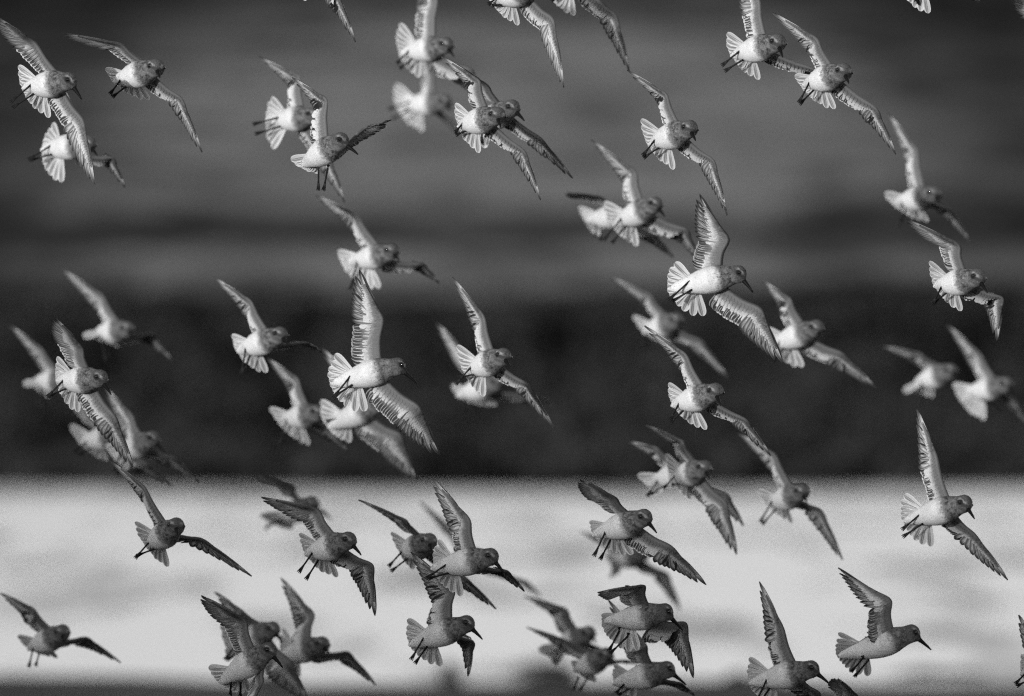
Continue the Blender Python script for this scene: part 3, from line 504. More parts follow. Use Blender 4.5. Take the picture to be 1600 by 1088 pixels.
  dict(label='largest crisp shorebird in profile with white belly, long dark bill and one wing vertical', off=-0.15,
    V=[-0.3035,24.8613,1.4903], H=[-0.2143,24.8387,1.5139], b=[0.8396,-0.0,-0.5433], v=[-0.2305,-0.9712,-0.061],
    wings=[[[-0.2402,24.8514,1.5247],[-0.2405,24.8514,1.6005],[-0.2851,24.9182,1.6923],[-0.9973,0.0738,-0.004],[-0.9303,-0.1884,-0.3147]],[[-0.2315,24.8514,1.4918],[-0.1749,24.8514,1.4405],[-0.1366,24.9253,1.3513],[-0.6447,0.2808,-0.711],[-0.9137,-0.0166,-0.4061]]],
    tail=[[-0.2869,24.8674,1.4947],[-0.0386,0.0334,0.0386],[0.0123,0.0202,-0.0595]], legs=[[[-0.2962,24.846,1.5016],[-0.3339,24.846,1.4547]],[[-0.2915,24.846,1.4842],[-0.3313,24.8668,1.4578]]]),
  dict(label='blurred shorebird beneath the large crisp bird in profile, broad wing sweeping to the shoreline', off=2.04,
    V=[-0.3473,27.0642,1.4039], H=[-0.2731,27.0158,1.4381], b=[0.4859,-0.7945,-0.3644], v=[-0.4244,-0.8571,-0.2919],
    wings=[[[-0.2972,27.0331,1.4463],[-0.3188,27.0009,1.4895],[-0.3827,27.0837,1.5523],[-0.6501,0.728,0.2176],[-0.0316,0.5885,-0.8079]],[[-0.2817,27.0357,1.4162],[-0.2274,27.0357,1.3782],[-0.1932,27.1052,1.284],[-0.505,0.4759,-0.7201],[-0.9515,0.0599,-0.3018]]],
    tail=[[-0.3312,27.065,1.4123],[-0.0504,0.0237,0.0316],[0.001,0.0477,-0.0427]], legs=[[[-0.3464,27.046,1.413],[-0.3759,27.0879,1.4039]],[[-0.3381,27.0474,1.397],[-0.3702,27.0883,1.3981]]]),
  dict(label='shorebird at the centre with straight diagonal wings, a blurred bird hidden behind it', off=0.4,
    V=[-0.0697,25.4382,1.5104], H=[-0.0177,25.3618,1.5322], b=[0.321,-0.9096,-0.2639], v=[-0.7059,-0.5909,-0.3905],
    wings=[[[-0.0339,25.3849,1.5444],[-0.0529,25.3849,1.6076],[-0.1116,25.4583,1.6854],[-0.4822,0.864,-0.1448],[0.023,0.7355,-0.6771]],[[-0.0186,25.3867,1.5141],[0.0309,25.3867,1.4802],[0.0805,25.4638,1.3998],[-0.2273,0.9153,-0.3324],[-0.6411,0.7118,0.2869]]],
    tail=[[-0.0543,25.4319,1.5178],[-0.0439,0.0313,0.0345],[0.0014,0.0338,-0.0543]], legs=[[[-0.0753,25.4197,1.5166],[-0.1072,25.4399,1.4809]],[[-0.0672,25.4206,1.5005],[-0.1032,25.4575,1.4936]]]),
  dict(label='strongly blurred shorebird hidden behind the central diagonal-winged bird, pale tail showing', off=3.8249999999999997,
    V=[-0.0981,28.8579,1.4585], H=[-0.0334,28.7921,1.4814], b=[0.4857,-0.8119,-0.3238], v=[-0.5441,-0.6974,-0.4665],
    wings=[[[-0.0547,28.8109,1.4932],[-0.1019,28.8109,1.546],[-0.1608,28.8959,1.6107],[-0.3036,0.9136,-0.2706],[-0.0232,0.5952,-0.8033]],[[-0.0381,28.8173,1.4642],[0.0503,28.8173,1.4509],[0.099,28.9275,1.4319],[-0.0362,0.9699,-0.2408],[-0.9069,0.4141,0.078]]],
    tail=[[-0.0823,28.8543,1.4668],[-0.0424,0.0474,0.0069],[0.0451,0.0348,-0.0292]], legs=[[[-0.1002,28.8383,1.4636],[-0.0981,28.8673,1.4205]],[[-0.0914,28.8416,1.4482],[-0.0752,28.8825,1.4205]]]),
  dict(label='most blurred small shorebird near the right edge with wing arched back, no lower wing visible', off=4.25,
    V=[0.9012,29.2869,1.4856], H=[0.9575,29.2131,1.5063], b=[0.3779,-0.9007,-0.2142], v=[-0.6137,-0.6095,-0.5019],
    wings=[[[0.9382,29.2338,1.5186],[0.8923,29.2099,1.5448],[0.8124,29.3003,1.5625],[-0.5113,0.8511,-0.1192],[0.6068,0.6311,-0.4832]],[[0.956,29.2394,1.4902],[0.9752,29.2931,1.4796],[0.99,29.4105,1.45],[-0.8998,0.3679,0.2346],[-0.6531,0.2615,0.7107]]],
    tail=[[0.9163,29.2812,1.4939],[-0.0536,0.0194,-0.0291],[0.0056,0.0512,-0.0379]], legs=[[[0.8967,29.2674,1.4897],[0.8953,29.2674,1.4323]],[[0.9061,29.2704,1.4747],[0.8982,29.3066,1.4382]]]),
  dict(label='blurred shorebird at the right edge with its lower wing cut off by the frame', off=4.08,
    V=[1.0078,29.114,1.4621], H=[1.0726,29.046,1.4768], b=[0.4383,-0.8632,-0.2505], v=[-0.6163,-0.6751,-0.4055],
    wings=[[[1.0533,29.0653,1.4911],[1.0196,29.0653,1.5416],[0.9507,29.141,1.6081],[-0.445,0.8445,-0.2979],[0.0753,0.6964,-0.7136]],[[1.0667,29.0715,1.4605],[1.1002,29.1135,1.4386],[1.1314,29.2203,1.3885],[-0.7494,0.6535,0.1063],[-0.7683,0.4415,0.4634]]],
    tail=[[1.0243,29.1099,1.4685],[-0.0577,0.0264,0.0083],[0.0041,0.0139,-0.0623]], legs=[[[1.0056,29.0944,1.4672],[1.0578,29.0944,1.4209]],[[1.0127,29.0976,1.451],[1.0637,29.0976,1.415]]]),
  dict(label='sharp shorebird at the right over the waterline, upper wing vertical against the dark bank', off=0.0,
    V=[0.7627,25.0214,1.2321], H=[0.8436,24.9786,1.2574], b=[0.4522,-0.7623,-0.463], v=[-0.3714,-0.8794,-0.298],
    wings=[[[0.8189,24.9933,1.2685],[0.794,24.9933,1.3434],[0.7611,25.0675,1.4345],[-0.6004,0.7745,-0.1993],[-0.2958,0.6855,-0.6652]],[[0.8314,24.9985,1.2373],[0.8649,25.0298,1.2017],[0.9307,25.086,1.1157],[-0.712,0.7001,-0.0536],[-0.6465,0.7629,0.0038]]],
    tail=[[0.7793,25.0233,1.2391],[-0.0394,0.0377,0.0335],[0.0061,0.0272,-0.0576]], legs=[[[0.766,25.003,1.2402],[0.7298,25.0239,1.2093]],[[0.7727,25.0058,1.2237],[0.7313,25.0202,1.1957]]]),
  dict(label='soft-focus shorebird at the shoreline, in front of a blurrier overlapping twin', off=1.5,
    V=[0.3328,26.5405,1.2952], H=[0.3793,26.4595,1.3124], b=[0.2605,-0.9134,-0.3126], v=[-0.7672,-0.52,-0.3755],
    wings=[[[0.3655,26.4834,1.326],[0.3377,26.4523,1.3663],[0.2691,26.5472,1.4005],[-0.5979,0.7792,0.1881],[0.5338,0.6007,-0.5951]],[[0.3796,26.485,1.2951],[0.4234,26.485,1.2463],[0.4469,26.5437,1.1419],[-0.4948,0.7474,-0.4434],[-0.7676,0.6168,0.1741]]],
    tail=[[0.3479,26.5328,1.3017],[-0.0372,0.0361,0.0376],[0.0069,0.0443,-0.0457]], legs=[[[0.326,26.5223,1.3011],[0.3009,26.5583,1.2732]],[[0.3334,26.5231,1.2848],[0.3181,26.5726,1.2805]]]),
  dict(label='blurred shorebird at the shoreline, mostly hidden behind its nearer soft-focus twin', off=2.125,
    V=[0.303,27.1624,1.2854], H=[0.3582,27.0876,1.3054], b=[0.32,-0.8917,-0.32], v=[-0.5776,-0.5805,-0.574],
    wings=[[[0.3381,27.1075,1.3177],[0.293,27.0918,1.3506],[0.2378,27.1999,1.3631],[-0.4324,0.8856,-0.1699],[0.6698,0.4132,-0.6169]],[[0.3576,27.1147,1.2908],[0.4359,27.1147,1.2553],[0.472,27.2127,1.1921],[-0.16,0.922,-0.3527],[-0.7836,0.514,0.349]]],
    tail=[[0.3176,27.1562,1.2943],[-0.0572,0.0287,0.0011],[-0.0246,0.0483,-0.034]], legs=[[[0.2984,27.1427,1.2881],[0.2755,27.1701,1.2503]],[[0.3087,27.1465,1.2739],[0.283,27.1877,1.2553]]]),
  dict(label='blurred shorebird over the far shoreline with one wing dark against pale water', off=2.125,
    V=[0.5362,27.1641,1.2403], H=[0.5863,27.0859,1.2603], b=[0.2453,-0.9223,-0.2987], v=[-0.6878,-0.5598,-0.4621],
    wings=[[[0.5696,27.1085,1.273],[0.5337,27.1085,1.3355],[0.4635,27.1975,1.3806],[-0.3578,0.9109,-0.2056],[0.3,0.6089,-0.7343]],[[0.5865,27.1118,1.2437],[0.6289,27.1454,1.2227],[0.674,27.1983,1.1224],[-0.6372,0.7686,-0.0557],[-0.5544,0.8128,0.1789]]],
    tail=[[0.5511,27.1572,1.2481],[-0.045,0.0421,0.0172],[0.0177,0.0441,-0.0429]], legs=[[[0.5301,27.1453,1.2451],[0.5036,27.1453,1.2002]],[[0.5391,27.147,1.2295],[0.5086,27.1713,1.1951]]]),
  dict(label='sharp shorebird facing the viewer with long level slim wings, at left over the water', off=0.2,
    V=[-0.6755,25.2395,1.1821], H=[-0.6327,25.1605,1.2127], b=[0.1128,-0.9798,-0.1649], v=[-0.5662,-0.5456,-0.6178],
    wings=[[[-0.6516,25.1832,1.2213],[-0.6918,25.1832,1.2862],[-0.7571,25.2728,1.3371],[-0.3127,0.9298,-0.194],[0.3507,0.643,-0.6808]],[[-0.6281,25.1865,1.1969],[-0.5837,25.2228,1.1883],[-0.4899,25.2608,1.1201],[-0.6428,0.7553,-0.1278],[-0.3982,0.9165,-0.0375]]],
    tail=[[-0.663,25.2323,1.1932],[-0.0443,0.0375,0.0269],[0.012,0.0383,-0.0498]], legs=[[[-0.6828,25.2208,1.1852],[-0.7114,25.2497,1.1528]],[[-0.6704,25.2225,1.1722],[-0.7081,25.2552,1.1577]]]),
  dict(label='dim blurred shorebird at the water edge, hidden behind the curved wing of a sharp bird', off=4.25,
    V=[-0.4964,29.2848,1.1878], H=[-0.4372,29.2152,1.2139], b=[0.3024,-0.9411,-0.1512], v=[-0.3791,-0.5897,-0.7131],
    wings=[[[-0.4616,29.2316,1.223],[-0.4775,29.1838,1.2518],[-0.5628,29.1022,1.2825],[-0.798,0.4823,0.3615],[-0.7145,0.6689,-0.205]],[[-0.4383,29.2432,1.2011],[-0.4159,29.2967,1.202],[-0.397,29.4157,1.1831],[-0.8928,0.3786,-0.2442],[-0.8629,0.2105,0.4595]]],
    tail=[[-0.4832,29.2796,1.1991],[-0.063,0.0091,-0.0066],[-0.0038,0.0535,-0.035]], legs=[[[-0.499,29.2646,1.1883],[-0.5414,29.2787,1.1617]],[[-0.4867,29.2707,1.1767],[-0.5367,29.2828,1.1689]]]),
  dict(label='sharp shorebird over water with upper wing curved back level and lower wing arched down', off=0.0,
    V=[-0.3676,25.0348,1.1664], H=[-0.3069,24.9652,1.1886], b=[0.5858,-0.6865,-0.4307], v=[-0.5284,-0.6398,-0.558],
    wings=[[[-0.3285,24.9838,1.2003],[-0.3636,24.9838,1.2473],[-0.4668,24.9235,1.2716],[-0.5121,0.7694,-0.3819],[-0.5328,0.7861,-0.3134]],[[-0.3095,24.9917,1.1732],[-0.2624,25.0089,1.1441],[-0.2563,25.0835,1.0477],[-0.5266,0.7422,-0.4146],[-0.7813,0.5165,0.3505]]],
    tail=[[-0.3526,25.0301,1.1755],[-0.0393,0.0449,0.0232],[0.0247,0.03,-0.0508]], legs=[[[-0.3708,25.015,1.1697],[-0.3992,25.0308,1.1291]],[[-0.3607,25.0191,1.1553],[-0.3858,25.0416,1.1157]]]),
  dict(label='softer shorebird facing the viewer, partly behind the fanned tail of a sharp bird over water', off=0.9,
    V=[-0.2028,25.9416,1.1564], H=[-0.1609,25.8584,1.1753], b=[0.1517,-0.9586,-0.241], v=[-0.6645,-0.4677,-0.5828],
    wings=[[[-0.1774,25.8812,1.1879],[-0.2049,25.8395,1.2173],[-0.2964,25.9092,1.258],[-0.6978,0.6586,0.2817],[0.4391,0.8064,-0.3961]],[[-0.1569,25.8855,1.1611],[-0.0875,25.8855,1.104],[-0.0309,25.9762,1.0453],[-0.2003,0.949,-0.2435],[-0.7421,0.6231,0.247]]],
    tail=[[-0.1895,25.9329,1.1653],[-0.0385,0.0447,0.0247],[-0.0029,0.0513,-0.0382]], legs=[[[-0.2107,25.923,1.1589],[-0.2397,25.9521,1.1271]],[[-0.1998,25.9252,1.1447],[-0.2351,25.9524,1.1179]]]),
  dict(label='sharp white-bellied shorebird in front of three others over water, tail fanned in a full circle', off=-0.05,
    V=[-0.1227,24.9733,1.1408], H=[-0.0418,24.9267,1.1589], b=[0.6276,-0.5979,-0.4986], v=[-0.4046,-0.8422,-0.3563],
    wings=[[[-0.0657,24.9409,1.1723],[-0.0794,24.9304,1.2276],[-0.1489,24.9924,1.3064],[-0.6928,0.7203,-0.0349],[-0.2459,0.6444,-0.7241]],[[-0.0543,24.9486,1.1412],[-0.0095,24.9842,1.1319],[0.0232,25.0956,1.0943],[-0.6352,0.7485,-0.1905],[-0.8333,0.3803,0.4012]]],
    tail=[[-0.1057,24.9742,1.1472],[-0.0271,0.0438,0.038],[0.0093,0.0314,-0.055]], legs=[[[-0.1194,24.9542,1.1471],[-0.161,24.9667,1.1185]],[[-0.1134,24.9582,1.1306],[-0.1578,24.982,1.1177]]]),
  dict(label='very blurred shorebird hidden by the full-tailed bird, only faint wing tips showing', off=5.1,
    V=[-0.1407,30.1354,1.0666], H=[-0.0822,30.0646,1.091], b=[0.3112,-0.9274,-0.2074], v=[-0.5647,-0.6443,-0.5157],
    wings=[[[-0.1028,30.0846,1.1022],[-0.148,30.0846,1.1641],[-0.2065,30.1799,1.2129],[-0.2097,0.9657,-0.153],[0.3942,0.5986,-0.6974]],[[-0.0841,30.0905,1.0744],[0.0324,30.0905,1.0325],[0.0665,30.2025,0.9984],[-0.0768,0.9739,-0.2136],[-0.8077,0.3826,0.4485]]],
    tail=[[-0.1257,30.1305,1.0757],[-0.0345,0.0521,-0.0139],[-0.0053,0.0543,-0.0334]], legs=[[[-0.1445,30.1159,1.0709],[-0.1699,30.1571,1.052]],[[-0.1346,30.119,1.0562],[-0.1675,30.1582,1.0471]]]),
  dict(label='shorebird in profile low over the water, feathers of its short lower wing hanging vertical', off=0.25,
    V=[-0.1671,25.2708,0.9974], H=[-0.0873,25.2292,1.0281], b=[0.7221,-0.4995,-0.4785], v=[-0.3753,-0.8959,-0.2377],
    wings=[[[-0.1121,25.245,1.0373],[-0.1098,25.2657,1.0915],[-0.1896,25.324,1.163],[-0.8268,0.5362,-0.1703],[-0.2484,0.5966,-0.7632]],[[-0.0988,25.2476,1.0062],[-0.073,25.298,0.9933],[-0.082,25.4,0.9271],[-0.891,0.454,-0.0052],[-0.4094,0.4711,0.7813]]],
    tail=[[-0.1506,25.2731,1.0047],[-0.041,0.0407,0.0275],[0.0142,0.0353,-0.0514]], legs=[[[-0.1641,25.2531,1.007],[-0.1908,25.2531,0.9606]],[[-0.1571,25.2545,0.9905],[-0.1834,25.2794,0.9532]]]),
  dict(label='sharp shorebird over water with long lower wing spread wide, above the hunched-wing bird', off=0.0,
    V=[0.1765,25.03,1.2048], H=[0.2454,24.97,1.2311], b=[0.5601,-0.6911,-0.4567], v=[-0.3831,-0.7032,-0.5989],
    wings=[[[0.2204,24.985,1.2412],[0.1927,24.9426,1.2696],[0.1259,24.8476,1.3068],[-0.7952,0.5957,0.1128],[-0.8356,0.5273,-0.154]],[[0.2399,24.9961,1.2157],[0.296,24.9961,1.1785],[0.3637,25.0676,1.1064],[-0.3912,0.7067,-0.5896],[-0.772,0.6273,-0.1022]]],
    tail=[[0.1914,25.0274,1.215],[-0.0412,0.0483,0.008],[0.0338,0.0242,-0.0487]], legs=[[[0.1762,25.0098,1.2077],[0.1531,25.0098,1.1594]],[[0.1865,25.0157,1.1942],[0.1652,25.0391,1.1529]]]),
  dict(label='very blurred shorebird behind the wide lower wing of a sharp bird over water', off=5.1,
    V=[0.2443,30.1401,1.0812], H=[0.293,30.0599,1.0958], b=[0.3113,-0.9274,-0.2075], v=[-0.6616,-0.5036,-0.5556],
    wings=[[[0.2757,30.0812,1.1098],[0.215,30.0812,1.125],[0.1555,30.1854,1.147],[-0.0592,0.9702,-0.235],[0.6493,0.4926,-0.5794]],[[0.2943,30.0874,1.082],[0.3491,30.0874,1.0519],[0.3808,30.1711,0.969],[-0.1982,0.9111,-0.3613],[-0.7167,0.6086,0.3405]]],
    tail=[[0.2587,30.1323,1.0891],[-0.0437,0.0467,0.0019],[-0.0242,0.0462,-0.0372]], legs=[[[0.2379,30.1209,1.0836],[0.2223,30.1482,1.0421]],[[0.2477,30.1242,1.0689],[0.2248,30.1654,1.047]]]),
  dict(label='sharp shorebird with hunched folded upper wing and bill crossing its lower wing', off=0.0,
    V=[0.2029,25.0235,1.0387], H=[0.2839,24.9765,1.0549], b=[0.8057,-0.0,-0.5924], v=[-0.2842,-0.7123,-0.6418],
    wings=[[[0.2573,24.9852,1.0679],[0.2454,24.9428,1.1055],[0.1583,24.8579,1.0954],[-0.9068,0.3922,0.1547],[-0.5564,0.635,-0.5359]],[[0.2723,25.0022,1.0425],[0.3236,25.0278,1.0339],[0.3406,25.0918,0.9314],[-0.3853,0.5132,-0.7669],[-0.8465,0.5032,0.1738]]],
    tail=[[0.2187,25.0231,1.0477],[-0.0462,0.0443,0.0011],[0.018,0.0,-0.0614]], legs=[[[0.2029,25.0035,1.0245],[0.1814,25.0243,0.982]],[[0.2203,25.0125,1.0132],[0.1826,25.0125,0.9768]]]),
  dict(label='dark blurred shorebird low over water, the higher winged one of an overlapping pair', off=3.4,
    V=[0.1062,28.4361,0.9208], H=[0.1614,28.3639,0.9484], b=[0.3916,-0.887,-0.2447], v=[-0.541,-0.6276,-0.5599],
    wings=[[[0.1405,28.3842,0.9583],[0.1154,28.3544,1.0013],[0.028,28.4349,1.0289],[-0.7524,0.6584,0.0166],[0.4223,0.6685,-0.6121]],[[0.1612,28.3899,0.9319],[0.1891,28.4383,0.9162],[0.2213,28.5527,0.8886],[-0.8458,0.5222,0.1092],[-0.8966,0.325,0.3007]]],
    tail=[[0.1205,28.4308,0.9308],[-0.0626,0.0,-0.0132],[-0.0234,0.0462,-0.0376]], legs=[[[0.1017,28.4166,0.9246],[0.0878,28.4514,0.8886]],[[0.1127,28.4197,0.9107],[0.0924,28.4594,0.884]]]),
  dict(label='dark blurred shorebird with thin level wing and hanging legs, lower of an overlapping pair', off=2.55,
    V=[0.1455,27.5891,0.8935], H=[0.1923,27.5109,0.9203], b=[0.3798,-0.8941,-0.2374], v=[-0.4379,-0.5149,-0.737],
    wings=[[[0.1704,27.5308,0.9289],[0.112,27.5308,0.9515],[0.0316,27.6186,0.9783],[-0.1703,0.8815,-0.4404],[0.5485,0.6588,-0.515]],[[0.196,27.5389,0.908],[0.237,27.58,0.9091],[0.2615,27.6991,0.9002],[-0.6798,0.6857,-0.2604],[-0.975,0.2069,0.081]]],
    tail=[[0.1573,27.5817,0.9051],[-0.0275,0.0578,0.0017],[0.0127,0.0527,-0.034]], legs=[[[0.1388,27.5695,0.8756],[0.1276,27.6127,0.8488]],[[0.1566,27.5739,0.8756],[0.141,27.6156,0.8488]]]),
  dict(label='shorebird at the bottom edge, below the hunched-wing bird, raised wing behind its tail', off=0.8,
    V=[0.2219,25.8266,0.9069], H=[0.2971,25.7734,0.9299], b=[0.8715,-0.035,-0.4891], v=[-0.3624,-0.7505,-0.5526],
    wings=[[[0.2718,25.7865,0.9414],[0.2574,25.7439,0.978],[0.1872,25.7913,1.0658],[-0.8282,0.4984,0.2562],[-0.2308,0.7668,-0.5989]],[[0.2885,25.7984,0.9143],[0.3264,25.8408,0.9027],[0.3536,25.9572,0.8785],[-0.7564,0.6357,-0.1541],[-0.9125,0.2758,0.3022]]],
    tail=[[0.2376,25.8256,0.9161],[-0.0345,0.0501,0.0201],[-0.0031,0.0526,-0.0364]], legs=[[[0.2235,25.8066,0.9104],[0.201,25.8453,0.8839]],[[0.2323,25.8129,0.8961],[0.2052,25.8542,0.8798]]]),
  dict(label='dark blurred shorebird alone at the lower left corner, wings bowed like a gull', off=1.96,
    V=[-0.9605,26.9962,0.9505], H=[-0.906,26.9238,0.9788], b=[0.1393,-0.9627,-0.2321], v=[-0.4778,-0.6082,-0.6339],
    wings=[[[-0.9281,26.9431,0.988],[-0.9627,26.9174,1.0268],[-1.0325,27.0122,1.0587],[-0.6267,0.7781,-0.043],[0.3718,0.5298,-0.7623]],[[-0.9055,26.9506,0.9638],[-0.858,26.9836,0.9679],[-0.7925,27.0735,0.9177],[-0.5188,0.7895,-0.328],[-0.7566,0.6359,0.1522]]],
    tail=[[-0.947,26.9907,0.9613],[-0.0462,0.0434,0.0088],[0.0236,0.0523,-0.0283]], legs=[[[-0.9648,26.9765,0.9529],[-0.9758,27.0021,0.909]],[[-0.9529,26.9805,0.9401],[-0.9627,27.0226,0.9112]]]),
  dict(label='sharp shorebird at the bottom with streaked shoulder and crooked raised wing, before blurred birds', off=0.0,
    V=[-0.5255,25.024,0.9376], H=[-0.4567,24.976,0.9821], b=[0.6719,-0.5305,-0.5169], v=[-0.47,-0.8597,-0.2003],
    wings=[[[-0.4799,24.9958,0.9866],[-0.4992,24.989,1.0408],[-0.579,24.9097,1.0882],[-0.6395,0.7572,-0.1331],[-0.7492,0.6275,-0.212]],[[-0.4627,24.9932,0.9573],[-0.4648,24.9448,0.9255],[-0.481,24.8283,0.8931],[-0.4298,0.5093,-0.7456],[-0.7193,0.2771,-0.637]]],
    tail=[[-0.5098,25.0249,0.9467],[-0.0522,0.037,0.003],[0.0207,0.0459,-0.0395]], legs=[[[-0.5255,25.0072,0.9255],[-0.5276,25.052,0.8991]],[[-0.5073,25.0059,0.9255],[-0.5093,25.0494,0.8971]]]),
  dict(label='blurred dark shorebird directly behind the streak-shouldered bird at the bottom', off=1.8,
    V=[-0.5373,26.8366,0.9666], H=[-0.4809,26.7634,0.9883], b=[0.5079,-0.7546,-0.4156], v=[-0.6467,-0.6267,-0.4348],
    wings=[[[-0.4992,26.7849,1.0005],[-0.5417,26.756,1.0273],[-0.5959,26.8596,1.062],[-0.6438,0.7288,-0.2329],[0.2507,0.4231,-0.8707]],[[-0.4829,26.7887,0.9709],[-0.444,26.7887,0.9232],[-0.4115,26.8765,0.845],[-0.6848,0.4681,-0.5585],[-0.9623,0.163,-0.2176]]],
    tail=[[-0.5218,26.8312,0.9744],[-0.0589,0.0172,0.0182],[-0.0459,0.0135,-0.0425]], legs=[[[-0.5418,26.8176,0.972],[-0.5764,26.8176,0.9275]],[[-0.5332,26.8195,0.9563],[-0.572,26.8349,0.9253]]]),
  dict(label='blurred shorebird with fully visible dark wings, one upright, low over the pale water', off=2.04,
    V=[-0.4502,27.0725,0.9311], H=[-0.3845,27.0075,0.953], b=[0.3727,-0.8982,-0.2329], v=[-0.5456,-0.704,-0.4547],
    wings=[[[-0.4058,27.0261,0.9651],[-0.4011,27.0598,1.0121],[-0.4677,27.1299,1.0866],[-0.7594,0.5623,-0.3273],[-0.2207,0.604,-0.7659]],[[-0.3897,27.0325,0.9359],[-0.3319,27.0375,0.9377],[-0.275,27.1231,0.872],[-0.0701,0.9379,-0.3396],[-0.7597,0.6297,0.1623]]],
    tail=[[-0.4342,27.0692,0.9392],[-0.0247,0.0433,0.0401],[0.0016,0.0429,-0.0475]], legs=[[[-0.4521,27.0529,0.9363],[-0.4633,27.0928,0.9049]],[[-0.4435,27.0563,0.9208],[-0.4589,27.1016,0.9005]]]),
  dict(label='sharp shorebird cut by the bottom edge, dark-headed with one stiff upright wing', off=0.0,
    V=[0.4745,25.0209,0.9267], H=[0.5571,24.9791,0.9482], b=[0.8022,-0.4002,-0.4431], v=[-0.3451,-0.8678,-0.3575],
    wings=[[[0.5321,24.9921,0.9606],[0.5069,24.9921,1.0237],[0.4656,25.0671,1.1106],[-0.6425,0.722,-0.2566],[-0.2525,0.6699,-0.6983]],[[0.5441,25.0,0.9297],[0.5733,25.0437,0.9052],[0.5877,25.1539,0.8549],[-0.8533,0.5102,-0.1073],[-0.8835,0.2847,0.3719]]],
    tail=[[0.4912,25.0229,0.9337],[-0.04,0.0394,0.0307],[-0.0005,0.0398,-0.0501]], legs=[[[0.4786,25.0021,0.9334],[0.4548,25.0021,0.8836]],[[0.485,25.0063,0.9171],[0.4602,25.033,0.88]]]),
  dict(label='lone sharp shorebird in clear profile at lower right, single raised wing, long bill', off=-0.2,
    V=[0.6417,24.8,0.9847], H=[0.7397,24.8,1.0186], b=[0.8517,-0.0,-0.5241], v=[0.201,-0.788,-0.5819],
    wings=[[[0.7084,24.795,1.0265],[0.7005,24.7766,1.0809],[0.6054,24.8266,1.1386],[-0.8568,-0.4372,-0.2735],[-0.6041,-0.6922,-0.3949]],[[0.7172,24.816,1.0012],[0.7112,24.8734,0.9954],[0.6898,24.9901,1.0239],[-0.9278,-0.132,-0.349],[-0.4613,-0.2893,0.8387]]],
    tail=[[0.6554,24.8079,0.996],[-0.0422,0.0429,0.0219],[0.0041,0.0392,-0.0504]], legs=[[[0.6542,24.7846,0.9776],[0.6293,24.8187,0.9473]],[[0.6649,24.7957,0.974],[0.6357,24.8198,0.9384]]]),
  dict(label='shorebird below the bottom edge, only the splayed tip of a wing showing', off=0.0,
    V=[0.6164,25.0344,0.8549], H=[0.681,24.9656,0.8657], b=[0.5348,-0.7537,-0.382], v=[-0.5363,-0.5973,-0.5963],
    wings=[[[0.6595,24.9818,0.8805],[0.6433,24.9299,0.9009],[0.6045,24.82,0.9368],[-0.8738,0.3874,0.294],[-0.8691,0.4011,0.2896]],[[0.6765,24.9935,0.8535],[0.699,25.0395,0.8262],[0.7169,25.1492,0.7759],[-0.8208,0.5298,0.2137],[-0.7174,0.3838,0.5814]]],
    tail=[[0.6321,25.0294,0.8626],[-0.0372,0.0502,0.0139],[0.0022,0.0432,-0.0472]], legs=[[[0.6142,25.0142,0.8561],[0.5841,25.0499,0.8333]],[[0.6232,25.0204,0.8418],[0.5877,25.0564,0.8298]]]),
  dict(label='shorebird beyond the right edge, only a notched dark wing tip showing', off=0.0,
    V=[0.9719,25.0371,0.9411], H=[1.0293,24.9629,0.9554], b=[0.4584,-0.8025,-0.382], v=[-0.7346,-0.621,-0.2735],
    wings=[[[1.0143,24.9856,0.9698],[0.9755,25.0177,0.9985],[0.9539,25.1275,1.047],[0.0089,0.6735,-0.7391],[-0.0702,0.3911,-0.9177]],[[1.0248,24.9874,0.9375],[1.0509,25.0279,0.9052],[1.076,25.1326,0.8477],[-0.7102,0.6579,0.2505],[-0.7249,0.457,0.5154]]],
    tail=[[0.9884,25.0315,0.9461],[-0.0273,0.0528,0.0237],[0.0014,0.0422,-0.0481]], legs=[[[0.968,25.0185,0.9482],[0.9431,25.0541,0.9195]],[[0.9735,25.0195,0.9311],[0.9467,25.0614,0.9159]]]),
]

def catmull(P, n):
    P = np.array(P); out = []
    Q = np.vstack([2*P[0]-P[1], P, 2*P[-1]-P[-2]])
    T = np.linspace(0, len(P)-1, n)
    for t in T:
        i = min(int(t), len(P)-2); u = t-i; a, b, c, d = Q[i:i+4]
        out.append(.5*((2*b)+(c-a)*u+(2*a-5*b+4*c-d)*u*u+(3*b-a-3*c+d)*u**3))
    return np.array(out)

